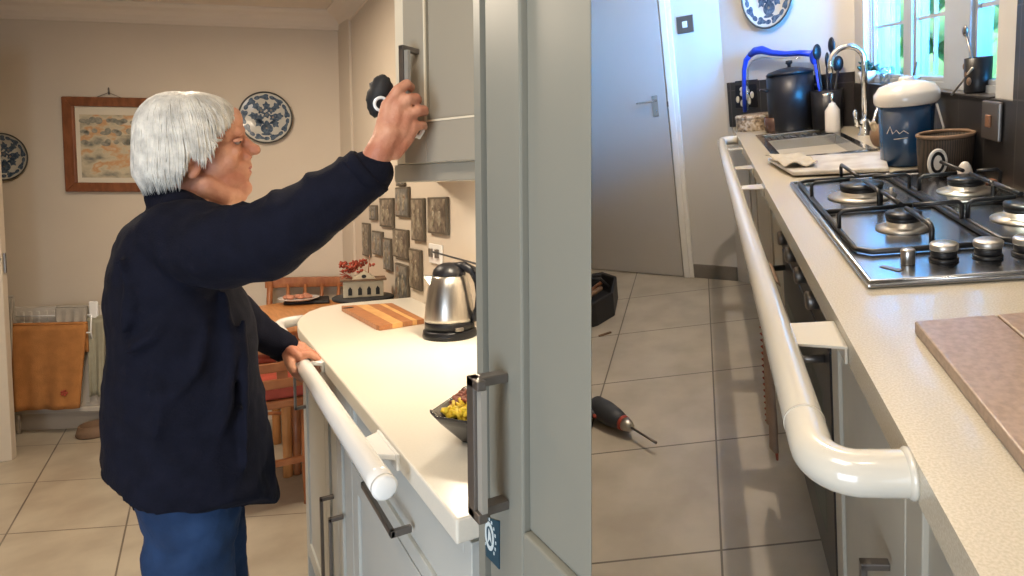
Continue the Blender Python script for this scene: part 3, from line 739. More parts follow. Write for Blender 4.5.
# wall cabinet with angled front
P2, P1 = Vector((.335, 1.165, 0)), Vector((.455, .885, 0))
dd = (P1 - P2).normalized(); nn = Vector((-dd.y, dd.x, 0))
if nn.x > 0: nn = -nn
zb = 1.375; zt = 2.12
t = thing('wall_cabinet', 'grey wall cabinet with angled door above the white worktop', 'cabinet', (.55, 1.1, zb))
bk = -nn
c1 = P2 + bk * .021 - dd * .048; c2 = P1 + bk * .021
obj('carcass', MB().prism([(c1.x, c1.y), (c2.x, c2.y), (XW, c2.y + .10), (XW, 2.20), (c1.x + .10, 1.45)], zb + .002, zt), 'cream', t, clip='L')
dw = (P1 - P2).length
def DP(a, z, d=0.0): return P2 + dd * a + nn * d + Vector((0, 0, z))
def dbox(mb, a0, a1, z0, z1, d0, d1):
    mb.slab([DP(a0, z0, d0), DP(a1, z0, d0), DP(a1, z1, d0), DP(a0, z1, d0)], nn * (d1 - d0)); return mb
sw = .062; zi = zb + .078
mb = MB(); dbox(mb, 0, sw, zb, zt, -.018, 0); dbox(mb, sw, dw, zb, zi, -.018, 0); dbox(mb, sw, dw, zi, zt, -.018, -.007)
dr = obj('door', mb, 'cabup', t, bevel=.002)
mb = MB(); dbox(mb, sw - .0035, sw, zi - .003, zt, -.006, .0015); dbox(mb, sw - .0035, dw, zi - .0035, zi, -.006, .0015); obj('panel_bead', mb, 'cream', dr)
ha = .040; hz0, hz1 = 1.43, 1.585
mb = MB(); dbox(mb, ha - .006, ha + .006, hz0, hz1, .030, .038)
for z in (hz0, hz1 - .01): dbox(mb, ha - .006, ha + .006, z, z + .01, 0, .038)
wh = obj('handle', mb, 'gun', dr, bevel=.0012)
mb = MB(); dbox(mb, ha + .007, ha + .017, hz0 + .01, hz1 - .01, .030, .036); obj('grip_face', mb, 'satin', wh)
mb = MB(); q1 = c1 - dd * .01
mb.prism([(q1.x, q1.y), (c2.x, c2.y), (c2.x - nn.x * .02, c2.y - nn.y * .02), (q1.x - nn.x * .02, q1.y - nn.y * .02)], zb - .034, zb + .001)
obj('light_pelmet', mb, 'cabup', t, bevel=.003)

# pictured tiles fixed to the right wall
boards = [(429, 197, 451, 234, 'magnet'), (413, 198, 427, 241, 'magnet'), (397, 187, 412, 217, 'magnet2'), (381, 198, 396, 227, 'magnet'),
          (371, 205, 379, 220, 'magnet2'), (364, 223, 372, 256, 'magnet'), (374, 231, 385, 255, 'magnet2'), (394, 229, 411, 258, 'magnet'),
          (385, 238, 394, 270, 'magnet2'), (411, 249, 424, 289, 'magnet'), (397, 264, 411, 302, 'magnet2'), (398, 172, 407, 186, 'magnet2')]
names = ['largest pictured tile on the right wall, just left of the tall cabinet', 'tall pictured tile left of the largest wall tile', 'square pictured tile directly under the wall cabinet corner',
         'brown pictured tile just right of the raised navy sleeve', 'small dim pictured tile half behind the navy cuff', 'narrow upright pictured tile furthest along the wall, lower row', 'small square pictured tile beside the narrowest upright one',
         'pictured tile with pale figures in the middle of the group', 'slim blue-grey pictured tile below the centre of the group', 'tall pictured tile directly behind the kettle spout', 'lowest pictured tile above the chopping board', 'pictured tile tucked against the wall cabinet bottom']
for (u0, v0, u1, v1, m), lb in zip(boards, names):
    A = px((u0 + u1) / 2, v0, XW); B = px((u0 + u1) / 2, v1, XW); y0 = px(u1 - (u1 - u0) * .05, (v0 + v1) / 2, XW).y; y1_ = px(u0 + (u1 - u0) * .08, (v0 + v1) / 2, XW).y
    t = thing('pictured_tile', lb, 'wall tile', (XW, (y0 + y1_) / 2, B.z), 'pictured tiles on the right wall')
    obj('plaque', MB().box((XW - .014, y0, B.z), (XW - .001, y1_, A.z)), 'tileedge', t, bevel=.003)
    obj('picture', MB().box((XW - .0155, y0 + .008, B.z + .008), (XW - .014, y1_ - .008, A.z - .008)), m, t)
    for k in range(2):
        mb = MB()
        yy = y0 + (y1_ - y0) * (.32 + .36 * k); zz = B.z + (A.z - B.z) * .42; hh_ = (A.z - B.z)
        mb.ball((XW - .016, yy, zz), (.003, (y1_ - y0) * .09, hh_ * .22), 10, 8); mb.ball((XW - .016, yy, zz + hh_ * .27), (.003, (y1_ - y0) * .06, hh_ * .065), 10, 8)
        obj('painted_figure', mb, 'figure', t)
# small socket on the right wall
A = px(437, 252, XW)
t = thing('wall_socket', 'small white wall socket above the kettle lid', 'socket', (XW, A.y, A.z - .05))
obj('face_plate', MB().box((XW - .009, A.y - .07, A.z - .045), (XW - .001, A.y + .07, A.z + .03)), 'plastic', t, bevel=.003)
for k in (-1, 1): obj('switch', MB().box((XW - .018, A.y + k * .035 - .012, A.z - .02), (XW - .009, A.y + k * .035 + .012, A.z + .012)), 'gun', t)

# kettle
kc = pz(450, 336, .9); kx, ky = kc.x, kc.y
t = thing('kettle', 'brushed steel electric kettle with black lid and handle on the worktop', 'kettle', (kx, ky, .9))
obj('power_base', MB().lathe([(0, 0), (.078, 0), (.080, .004), (.078, .020), (.074, .024), (0, .024)], (kx, ky, .9005), n=48), 'black', t)
obj('collar', MB().lathe([(.073, 0), (.073, .022), (.070, .026), (0, .026)], (kx, ky, .9245), n=48), 'black', t)
bz = .949
obj('body', MB().lathe([(0.0, 0), (.072, 0), (.073, .01), (.069, .05), (.061, .10), (.052, .130), (.048, .136), (0, .136)], (kx, ky, bz), n=56), 'steel', t)
obj('lid', MB().lathe([(.048, 0), (.049, .006), (.045, .018), (.034, .030), (.018, .037), (0, .039)], (kx, ky, bz + .135), n=48), 'black', t)
hd_ = Vector((.72, -.69, 0)).normalized(); K = Vector((kx, ky, bz))
def kp(r, z): return K + hd_ * r + Vector((0, 0, z))
obj('handle', MB().tube([kp(.020, .162), kp(.045, .164), kp(.076, .150), kp(.093, .118), kp(.097, .08), kp(.093, .042), kp(.082, .012), kp(.066, .002)], [.012, .014, .0145, .014, .013, .013, .014, .012], 16), 'black', t)
sp = Vector((-.95, .25, 0)).normalized()
mb = MB().slab([K + sp * .050 + Vector((-sp.y, sp.x, 0)) * .020 + Vector((0, 0, .098)), K + sp * .050 - Vector((-sp.y, sp.x, 0)) * .020 + Vector((0, 0, .098)), K + sp * .075 + Vector((0, 0, .134)), K + sp * .045 + Vector((0, 0, .134))], (0, 0, .004)); obj('spout', mb, 'steel', t, bevel=.001)
obj('switch', MB().box((kx - .012, ky - .081, .928), (kx + .012, ky - .070, .938)), 'gun', t)
# dark leaflet leaning on the socket above the kettle
A = px(433, 253, .69); B = px(480, 266, .66)
one('dark_leaflet', MB().slab([A, B, B + Vector((.01, .05, .002)), A + Vector((.01, .05, .002))], (0, 0, .003)), 'blackm', 'thin black flat tray tilted on the wall above the kettle', 'tray', bevel=.001)

# striped chopping board
q = [pz(340, 306, .916), pz(378, 326, .916), pz(424, 319, .916), pz(392, 303, .916)]
def board(name, label, q, strips, z0, z1, mats):
    t = thing(name, label, 'chopping board', ((q[0] + q[2]) / 2).xy.to_3d() + Vector((0, 0, z0)))
    for k in range(len(strips) - 1):
        a, b = strips[k], strips[k + 1]
        L = [q[0].lerp(q[1], a), q[0].lerp(q[1], b), q[3].lerp(q[2], b), q[3].lerp(q[2], a)]
        obj('strip', MB().prism([(p.x, p.y) for p in L], z0, z1), mats[k], t, bevel=.002 if k in (0, len(strips) - 2) else 0)
    return t
# strips run along the long side
t = thing('chopping_board', 'striped two-tone wooden chopping board lying on the white worktop', 'chopping board', ((q[0] + q[2]) / 2).xy.to_3d() + Vector((0, 0, .9)))
def cp(a, b): return q[0].lerp(q[3], a).lerp(q[1].lerp(q[2], a), b)
ss = [0, .30, .52, .74, .84, 1.0]
for k in range(5):
    a, b = ss[k], ss[k + 1]
    pts = [cp(a, 0), cp(b, 0), cp(b, 1), cp(a, 1)]
    if k == 0: pts = [cp(a, .05), cp(.03, 0), cp(b, 0), cp(b, 1), cp(.03, 1), cp(a, .95)]
    obj('strip', MB().prism([(p.x, p.y) for p in pts], .9005, .916), 'board_light' if k % 2 else 'board_dark', t)
c_ = cp(.08, .12); obj('finger_hole', MB().lathe([(0, 0), (.014, 0), (.014, .0006), (0, .0006)], (c_.x, c_.y, .916), n=20, sx=1.4), 'blackm', t)

# square flared dish of snacks
dq = [pz(432, 416, .955), pz(478, 386, .955), None, pz(478, 449, .955)]
cen = Vector((.385, .945, 0))
t = thing('snack_dish', 'black square flared dish of yellow crisps and brown snacks', 'dish', (cen.x, cen.y, .9))
rim = [Vector((.300, .952, .955)), Vector((.372, .845, .955)), Vector((.480, .935, .955)), Vector((.405, 1.05, .955))]
cen = sum((r.copy() for r in rim), Vector()) / 4
def rr_(s, z, m=10):
    pts = []
    for k in range(4):
        a, b, c = rim[k - 1], rim[k], rim[(k + 1) % 4]
        for i in range(m):
            tt = i / (m - 1); p0 = b.lerp(a, .16); p2_ = b.lerp(c, .16)
            p = (p0 * (1 - tt) ** 2 + b * 2 * tt * (1 - tt) + p2_ * tt ** 2)
            o = cen + (p - cen) * s; lift = .006 * math.sin(PI * tt) if s > .9 else 0; pts.append(Vector((o.x, o.y, z + lift)))
    return pts
rings = [rr_(.36, .9005), rr_(.42, .906), rr_(.80, .938), rr_(1.0, .953), rr_(1.0, .957), rr_(.95, .956), rr_(.66, .936), rr_(.36, .914)]
obj('bowl', MB().loft(rings), 'pewterdish', t)
mb = MB()
for i in range(95):
    a, b = random.uniform(.10, .48), random.uniform(.12, .85); p = rim[0].lerp(rim[3], a).lerp(rim[1].lerp(rim[2], a), b); p = cen + (p - cen) * .80
    an = random.uniform(0, 3.1); L = .012; d = Vector((math.cos(an) * L, math.sin(an) * L, random.uniform(-.003, .004)))
    z = .948 + random.uniform(0, .012); mb.tube([Vector((p.x, p.y, z)) - d, Vector((p.x, p.y, z)) + d], .0032, 6)
obj('yellow_crisps', mb, 'yellow', t)
mb = MB()
for i in range(110):
    a, b = random.uniform(.50, .92), random.uniform(.08, .90); p = rim[0].lerp(rim[3], a).lerp(rim[1].lerp(rim[2], a), b); p = cen + (p - cen) * .82
    an = random.uniform(0, 3.1); L = random.uniform(.010, .022); d = Vector((math.cos(an) * L, math.sin(an) * L, random.uniform(-.003, .006)))
    z = .949 + random.uniform(0, .015); mb.tube([Vector((p.x, p.y, z)) - d, Vector((p.x, p.y, z)) + d], .0036, 6)
obj('brown_snacks', mb, 'snack', t)
# ================================================================== THE WOMAN
PY = 1.45
def Q(u, v, y=PY): return py(u, v, y)
def S(px_, y=PY): return px_ * y / 600 * 1.02
body = MB()
H0 = Q(188, 139)
# skull and face, profile read at the head's own depth
body.ball(H0, (.074, .068, .076), 24, 18)
body.ball(Q(214, 128), (.048, .058, .054), 20, 14)
body.ball(Q(215, 158), (.050, .054, .062), 20, 14)
body.ball(Q(224, 180), (.036, .040, .034), 18, 12)
body.ball(Q(234, 121), (.016, .040, .028), 14, 10)
body.chain([(Q(237, 132, PY - .028), .010), (Q(240, 130, PY), .010), (Q(237, 132, PY + .028), .010)], 10)
for s in (-1, 1):
    y = PY + s * .034
    body.ball(Q(227, 161, y), (.020, .018, .019), 12, 10)                       # cheek
    body.chain([(Q(206, 186, PY + s * .036), .024), (Q(224, 195, PY + s * .026), .021), (Q(238, 195, PY), .018)], 12)   # jaw
    body.ball(Q(247, 157, PY + s * .012), (.010, .008, .007), 10, 8)           # nostril wing
    body.chain([(Q(238, 148, y * .0 + PY + s * .020), .008), (Q(235, 152, PY + s * .036), .009)], 8)   # under-eye fold
body.chain([(Q(240, 136), .010), (Q(244, 141), .0105), (Q(250, 147), .0115), (Q(254.5, 149.5), .0120)], 14)
body.chain([(Q(246, 157), .009), (Q(246, 163), .009)], 12)
body.ball(Q(241, 151), (.015, .015, .017), 14, 10)
body.ball(Q(238, 160), (.018, .022, .020), 14, 10)
body.ball(Q(237, 170), (.018, .028, .018), 14, 10)
body.chain([(Q(241, 164.5, PY - .022), .0055), (Q(246.5, 165, PY - .010), .0075), (Q(248, 164.8), .0078), (Q(246.5, 165, PY + .010), .0075), (Q(241, 164.5, PY + .022), .0055)], 10)
body.chain([(Q(240, 172, PY - .020), .0055), (Q(246, 172.5, PY - .009), .0078), (Q(247.5, 173), .0082), (Q(246, 172.5, PY + .009), .0078), (Q(240, 172, PY + .020), .0055)], 10)
body.ball(Q(243, 188), (.0175, .020, .018), 16, 12)
body.ball(Q(236, 178), (.024, .030, .024), 14, 10)
# neck with loose front
body.chain([(Q(196, 178), .046), (Q(190, 200), .047), (Q(184, 226), .055)], 18)
body.chain([(Q(222, 196), .022), (Q(214, 206), .026), (Q(206, 218), .03)], 14)
# ears
for s in (-1, 1):
    y = PY + s * .064
    body.chain([(Q(190, 170, y), .007), (Q(188, 163, y + s * .004), .007), (Q(191, 157, y + s * .006), .007), (Q(197, 157, y + s * .004), .006), (Q(199, 164, y), .006), (Q(196, 172, y), .007), (Q(192, 175, y), .008)], 8)
    body.ball(Q(195, 166, y - s * .002), (.010, .007, .014), 10, 8)
# trunk under the clothes, arms, legs: one body
body.loft([[Vector((Q(u, v).x + rx_ * math.cos(2 * PI * k / 20), PY + ry_ * math.sin(2 * PI * k / 20), Q(u, v).z)) for k in range(20)]
           for u, v, rx_, ry_ in ((180, 215, .06, .10), (175, 245, .085, .145), (178, 320, .095, .13), (182, 400, .095, .12), (183, 450, .09, .12), (185, 480, .07, .10))])
SH_R, SH_L = Q(190, 238, 1.30), Q(180, 240, 1.60)
WR = py(372, 166, 1.075)
WL = py(284, 349, 1.735)
body.chain([(SH_R, .050), (py(262, 240, 1.18), .046), (py(300, 218, 1.13), .040), (py(345, 192, 1.09), .032), (WR, .0245)], 16)
body.chain([(SH_L, .048), (py(222, 310, 1.70), .040), (py(262, 336, 1.73), .032), (WL, .023)], 16)
hipz = .74
for y, uu, fx in ((PY - .070, 190, .01), (PY + .075, 204, .05)):
    x = Q(uu, 520).x
    body.chain([((x, y, hipz - .06), .068), ((x + .005, y, .45), .056), ((x - .01, y, .25), .048), ((x - .015, y, .08), .034), ((x - .01, y, .055), .034)], 16)
# raised right hand closed on the cupboard handle
def fing(pts, rs): body.chain([(q_, r0_ * .86) for q_, r0_ in zip(pts, rs)], 12)
yh = 1.065
def G(u, v, dy=0.0): return py(u, v, yh + dy)
body.chain([(WR, .0245), (G(380, 150, -.002), .0225), (G(389, 134, -.004), .022)], 14)
body.chain([(G(380, 148), .018), (G(386, 126), .0175), (G(388, 106, .004), .0125)], 12)
body.chain([(G(384, 144), .018), (G(394, 124, -.003), .0175), (G(398, 108, -.002), .013)], 12)
body.chain([(G(390, 148), .017), (G(401, 130, -.003), .0165), (G(407, 116, -.004), .013)], 12)
body.chain([(G(394, 152), .015), (G(405, 138, .0), .0155), (G(413, 126, -.002), .0125)], 12)
fing([G(388, 106, .004), G(398, 90, .0), G(407, 84, .006), G(411, 87, .035), G(404, 95, .052)], [.0122, .0112, .0105, .0092, .0082])
fing([G(398, 108, -.002), G(409, 99, -.006), G(416, 98, .0), G(418, 100, .032), G(410, 104, .050)], [.0125, .0115, .0108, .0094, .0084])
fing([G(407, 116, -.004), G(418, 111, -.006), G(424, 110, .0), G(425, 112, .032), G(415, 114, .050)], [.0122, .0112, .0104, .0090, .0082])
fing([G(413, 126, -.002), G(419, 126, -.002), G(423, 125, .006), G(424, 127, .030), G(417, 127, .045)], [.0115, .0100, .0092, .0082, .0074])
fing([G(380, 138, .012), G(384, 120, .030), G(392, 107, .044), G(401, 101, .050)], [.015, .0125, .0110, .0092])      # thumb behind
# left hand over the handrail
def Lh(u, v, dy=0.0): return py(u, v, 1.735 + dy)
body.chain([(WL, .023), (Lh(292, 350), .022), (Lh(300, 349), .020)], 14)
rxh = .219
for k, yk in enumerate((-.048, -.024, .0, .022)):
    y = 1.735 + yk
    body.chain([(Vector((WL.x + .012, y + .006, WL.z + .001)), .0155), (Vector((rxh - .008, y, .905)), .0135)], 12)
    fing([Vector((rxh - .008, y, .908)), Vector((rxh + .014, y - .003, .911)), Vector((rxh + .033, y - .006, .896)), Vector((rxh + .034, y - .007, .868)), Vector((rxh + .022, y - .007, .854))], [.0125, .0115, .0105, .0095, .0085])
fing([Vector((WL.x + .004, 1.70, WL.z - .008)), Vector((WL.x + .008, 1.672, .888)), Vector((rxh - .024, 1.655, .874)), Vector((rxh - .008, 1.648, .858))], [.016, .013, .0115, .0095])
person = tag(obj('person', body, 'skin', remesh=.0030, smooth=2, base=(Q(180, 500).x, PY, 0)), 'woman with white bobbed hair in navy cardigan reaching up to a cupboard handle', 'person')
PB = person['_b']
# eyes
for s in (-1, 1):
    e = Q(236.5, 141.5, PY + s * .026)
    eo = obj('eye', MB().ball(e, (.0078, .0078, .0066), 16, 12), mat('shaded_eye_white', (.30, .24, .21), .2), person, base=PB)  # eyeball colour darkened to carry the shadow over the eye
    obj('iris', MB().ball(e + Vector((.0048, s * .0028, .0012)), (.0040, .0045, .0042), 12, 8), 'blackm', eo, base=PB)
    lid = MB().chain([(e + Vector((.0045, -s * .009, .002)), .0032), (e + Vector((.0075, 0, .0052)), .0036), (e + Vector((.0025, s * .0095, .0022)), .0036), (e + Vector((-.004, s * .012, .0)), .0030)], 8)
    obj('eyelid', lid, 'skin', person, base=PB)
# nails of the raised hand are turned away; lips tinted
obj('lips', MB().chain([(Q(243.5, 166.3, PY - .017), .0035), (Q(248, 166.6, PY - .008), .0052), (Q(249.3, 166.8), .0056), (Q(248, 166.6, PY + .008), .0052), (Q(243.5, 166.3, PY + .017), .0035)], 8)
    .chain([(Q(243, 171.5, PY - .015), .0035), (Q(247.6, 171.8, PY - .007), .0055), (Q(248.8, 172.2), .0058), (Q(247.6, 171.8, PY + .007), .0055), (Q(243, 171.5, PY + .015), .0035)], 8), mat('lips', (.42, .13, .10), .45), person, base=PB, remesh=.0015, smooth=2)
# hair: a smooth straight bob, swept from the crown
hc = Q(188, 141)
HZ = .0945
def ramp(x, pts):
    for (a, fa), (b_, fb) in zip(pts, pts[1:]):
        if x <= b_: return fa + (fb - fa) * max(0, min(1, (x - a) / (b_ - a)))
    return pts[-1][1]
def zlow(ca): return Q(190, ramp(ca, [(-1, 194), (-.10, 190), (0, 178), (.12, 158), (.22, 163), (.36, 170), (.46, 160), (.58, 143), (.75, 130), (.9, 121), (1, 117)])).z
def scalp(a, z, out=1.0):
    """outer surface of the bob at azimuth a (0 = face) and height z"""
    ca = math.cos(a); c = (z - hc.z) / HZ
    if c >= 0:
        e_ = 2.3 + 1.3 * max(0, ca); r = max(0.0, 1 - abs(c) ** e_) ** (1 / e_)
    else: r = 1.0 - (.05 if ca < .3 else .0) * c * c
    low = max(0.0, (hc.z - .058 - z) / .03)
    if ca < .2: r -= .12 * min(1.2, low) ** 2
    cxs = hc.x - .002 - (.008 * min(1, max(0, -c)) if ca < .4 else 0)
    R_ = .083 + .006 * max(0, ca)
    return Vector((cxs + R_ * r * out * ca, PY + .086 * r * out * math.sin(a), z))
def zpath(ca, tt, start, zend):
    if zend < hc.z:
        s = .5; return hc.z + HZ * math.cos(start + (PI / 2 - start) * tt / s) if tt < s else hc.z + (zend - hc.z) * (tt - s) / (1 - s)
    te = math.acos(max(-1, min(1, (zend - hc.z) / HZ))); return hc.z + HZ * math.cos(start + (te - start) * tt)
hb = MB(); NA, NT = 96, 16; vs = []; fs = []
for i in range(NA):
    a = 2 * PI * i / NA
    for k in range(NT): vs.append(scalp(a, zpath(math.cos(a), k / (NT - 1), .06, zlow(math.cos(a)) + .008), .985))
    for k in range(NT - 1, -1, -1):
        q_ = scalp(a, zpath(math.cos(a), k / (NT - 1), .06, zlow(math.cos(a)) + .012), .84); vs.append(Vector((q_.x, q_.y, q_.z - (.012 if k < NT // 2 else 0))))
n2 = 2 * NT
for i in range(NA):
    j_ = (i + 1) % NA
    for k in range(n2 - 1): fs.append((i * n2 + k, i * n2 + k + 1, j_ * n2 + k + 1, j_ * n2 + k))
fs.append(tuple(i * n2 for i in range(NA))); fs.append(tuple(i * n2 + n2 - 1 for i in range(NA)))
hb.add(vs, fs, True)
hair = obj('hair', hb, 'hair', person, base=PB, smooth=2)
rnd = random.Random(11)
lk = MB()
for i in range(1900):
    phi = rnd.uniform(-PI, PI)
    start = .05 + .9 * rnd.random() ** 1.6
    n = 13; out = rnd.uniform(.995, 1.03); path = []
    sg = 1 if phi > 0 else -1
    sweep = rnd.uniform(.25, .45) * sg * (1 if math.cos(phi) > -.3 else .3)
    ph = rnd.uniform(0, 6.28)
    zend = zlow(math.cos(phi)) + rnd.uniform(-.006, .012) + (.03 * rnd.random() if rnd.random() < .15 else 0)
    for k in range(n):
        tt = k / (n - 1)
        a = phi + sweep * (1 - tt) ** 1.5 + .03 * math.sin(tt * 5 + ph)
        path.append(scalp(a, zpath(0, tt, start, zend), out + .012 * math.sin(tt * 3 + ph)))
    w_ = rnd.uniform(.0008, .0020)
    lk.tube(path, [w_ * .3] + [w_] * (n - 3) + [w_ * .7, w_ * .1], 4)
obj('combed_locks', lk, 'hair', hair, base=PB)

# cardigan
def hemv(u): return ramp(u, [(99, 462), (108, 488), (125, 505), (150, 518), (200, 515), (240, 501), (256, 498), (277, 502)])
def hring(u0, u1, ry, dv, n=28, pw=.72):
    out = []
    for k in range(n):
        c, s = math.cos(2 * PI * k / n), math.sin(2 * PI * k / n)
        u = (u0 + u1) / 2 + (u1 - u0) / 2 * math.copysign(abs(c) ** pw, c); y = PY + ry * math.copysign(abs(s) ** .85, s)
        out.append(py(u, hemv(u) - dv, y))
    return out
def ring(u0, u1, v, ry, y=PY, n=28, pw=.85):
    A, B = py(u0, v, y), py(u1, v, y); cx_ = (A.x + B.x) / 2; rx_ = (B.x - A.x) / 2
    out = []
    for k in range(n):
        c, s = math.cos(2 * PI * k / n), math.sin(2 * PI * k / n)
        out.append(Vector((cx_ + rx_ * math.copysign(abs(c) ** pw, c), y + ry * math.copysign(abs(s) ** pw, s), (A.z + B.z) / 2)))
    return out
cg = MB()
cg.loft([ring(158, 214, 203, .075), ring(141, 216, 212, .115), ring(124, 222, 226, .155), ring(113, 226, 246, .175), ring(105, 236, 275, .18), ring(104, 250, 310, .175), ring(105, 256, 350, .17),
         ring(103, 261, 395, .175), ring(102, 266, 425, .175), ring(100, 270, 446, .175), hring(102, 275, .182, 26), hring(100, 278, .182, 9), hring(100, 278, .180, 0)])
cg.chain([(Q(165, 201), .035), (Q(180, 206, PY - .05), .034), (Q(205, 214, PY - .03), .024)], 12)
cg.chain([(Q(182, 240, 1.315), .070), (py(225, 248, 1.24), .074), (py(262, 240, 1.19), .070), (py(300, 219, 1.14), .062), (py(338, 196, 1.10), .052), (py(366, 174, 1.08), .043)], 20)
cg.chain([(SH_L, .066), (py(222, 310, 1.70), .060), (py(258, 334, 1.725), .046), (py(284, 347, 1.735), .036)], 18)
# soft folds: across the bent sleeve and hanging from the armpit
AX = [(Q(182, 240, 1.315), .070), (py(225, 248, 1.24), .074), (py(262, 240, 1.19), .070), (py(300, 219, 1.14), .062), (py(338, 196, 1.10), .052), (py(366, 174, 1.08), .043)]
for tpos, tilt, g0, g1 in ((1.25, .5, 2.4, 5.2), (1.7, -.4, 1.8, 5.0), (2.15, .45, 2.6, 5.6), (2.6, -.5, 2.0, 5.2), (3.1, .4, 2.6, 5.4), (3.6, -.3, 2.2, 5.0), (4.15, .35, 2.2, 5.4), (4.6, -.2, 2.4, 5.2)):
    k = int(tpos); fr = tpos - k; (pa, ra), (pb, rb) = AX[k], AX[k + 1]
    c = pa.lerp(pb, fr); rr0 = ra + (rb - ra) * fr; d = (pb - pa).normalized()
    e1 = Vector((0, 0, 1)); e1 = (e1 - d * e1.dot(d)).normalized(); e2 = d.cross(e1)
    pts = []
    for q_ in range(9):
        g = g0 + (g1 - g0) * q_ / 8 - PI / 2
        pts.append((c + (e1 * math.sin(g) + e2 * math.cos(g)) * rr0 * .985 + d * tilt * .05 * math.sin(g - g0), .003 + .006 * math.sin(PI * q_ / 8)))
    cg.chain(pts, 8)
for pts_, r0 in ((((182, 285), (170, 312), (150, 338), (128, 352)), .011), (((196, 290), (205, 330), (196, 372), (170, 402)), .010), (((225, 292), (232, 345), (226, 410), (214, 455)), .010), (((150, 360), (160, 400), (155, 445)), .009), (((120, 262), (132, 300), (124, 330)), .010), (((243, 320), (246, 380), (247, 440), (247, 470)), .008)):
    n_ = len(pts_); cg.chain([(py(u, v, PY - .176 + .02 * abs(i - n_ / 2) / n_ + .00020 * abs(u - 180) * 1.0), r0 * (.5 + .5 * math.sin(PI * (i + .5) / n_))) for i, (u, v) in enumerate(pts_)], 10)
cardigan = obj('cardigan', cg, 'navy', person, base=PB, remesh=.006, smooth=6, disp=(.10, .022))
cdir = (py(372, 168, 1.077) - py(338, 196, 1.10)).normalized()
cc = py(367, 173, 1.08)
obj('cuff', MB().tube([cc - cdir * .012, cc + cdir * .006, cc + cdir * .010], [.0445, .0445, .040], 28), 'navy', cardigan, base=PB)
cc = py(283, 347, 1.735); cdir = (py(286, 348, 1.736) - py(258, 334, 1.725)).normalized()
obj('cuff', MB().tube([cc - cdir * .010, cc + cdir * .010, cc + cdir * .013], [.037, .037, .033], 28), 'navy', cardigan, base=PB)
# trousers
tr = MB()
tr.loft([ring(124, 250, 425, .150), ring(132, 246, 470, .160), ring(140, 244, 500, .155), ring(150, 240, 530, .140)])
for y, uu in ((PY - .070, 190), (PY + .075, 206)):
    x = Q(uu, 520).x
    tr.chain([((x, y, .64), .076), ((x + .005, y, .50), .070), ((x + .003, y, .32), .066), ((x - .004, y, .12), .062), ((x - .005, y, .085), .062)], 20)
obj('trousers', tr, 'jean', person, base=PB, remesh=.008, smooth=5, disp=(.06, .016))
for y, uu in ((PY - .070, 190), (PY + .075, 204)):
    x = Q(uu, 520).x - .01
    sh = MB().ball((x + .045, y, .038), (.115, .043, .036), 20, 12); sh.ball((x - .01, y, .05), (.055, .042, .045), 16, 10)
    so = obj('shoe', sh, 'black', person, base=PB, remesh=.006, smooth=3)
# pad and pale cup held in the raised hand
c_ = py(380, 96, 1.115)
t = thing('scrubbing_pad', 'dark oval brush pad sticking out behind the raised hand', 'brush', c_)
rot = Euler((0, math.radians(14), math.radians(-25))).to_matrix()
obj('pad', MB().ball(c_, (.021, .026, .038), 24, 16, rot), 'blackm', t, disp=(.008, .009))
mb = MB().tube([py(381 + 6.5 * math.cos(k * PI / 10), 104 + 6.5 * math.sin(k * PI / 10), 1.085) for k in range(20)], .0028, 8, closed=True); obj('pale_ring', mb, 'plastic', t)
mb = MB().chain([(py(414, 135, 1.075), .004), (py(419, 137, 1.078), .004), (py(423, 131, 1.082), .0035), (py(423, 124, 1.085), .003)], 8); obj('cord_end', mb, 'plastic', t)
# ================================================================== SECOND KITCHEN
ROOM = ROOM_R
BN = Vector((.45, 1, 0)).normalized(); BP = Vector((0, 3.4665, 0)); BT = Vector((1, -.45, 0)).normalized()
def by(x): return 3.4665 - .45 * x if x < .13 else 3.408 - 1.08 * (x - .13)
BN2 = Vector((1.08, 1, 0)).normalized(); BP2 = Vector((.13, 3.408, 0)); BT2 = Vector((1, -1.08, 0)).normalized()
def bk2(u, v, d=0.0): return pl(u, v, BP2 - BN2 * d, BN2)
def bk(u, v, d=0.0): return pl(u, v, BP - BN * d, BN)
XR = .664; XE = .155; XB = .185
ZT = .9
struct('floor', MB().prism([(-3.2, -1.0), (.9, -1.0), (.9, 3.2), (-3.2, 5.0)], -.08, 0), 'floorR', clip='R')
struct('ceiling', MB().prism([(-3.2, -1.0), (.9, -1.0), (.9, 3.2), (-3.2, 5.0)], 2.4, 2.46), 'wallR', clip='R')
struct('wall_back', MB().prism([(-3.2, by(-3.2)), (.13, by(.13)), (.8, by(.8)), (.8, by(.8) + .2), (.2, by(.13) + .12), (-3.2, by(-3.2) + .12)], 0, 2.4), 'wallR', clip='R')
struct('wall_rear', MB().box((-3.2, -1.1, 0), (.9, -1.0, 2.4)), 'wallR', clip='R')
WY0, WY1, WZ0, WZ1 = px(998, 30, XR).y, px(864, 60, XR).y, 1.09, 1.80
mb = MB().box((XR, -1.0, 0), (XR + .12, WY0, 2.4)).box((XR, WY1, 0), (XR + .12, by(XR) + .05, 2.4)).box((XR, WY0, 0), (XR + .12, WY1, WZ0)).box((XR, WY0, WZ1), (XR + .12, WY1, 2.4))
struct('wall_right', mb, 'wallR')
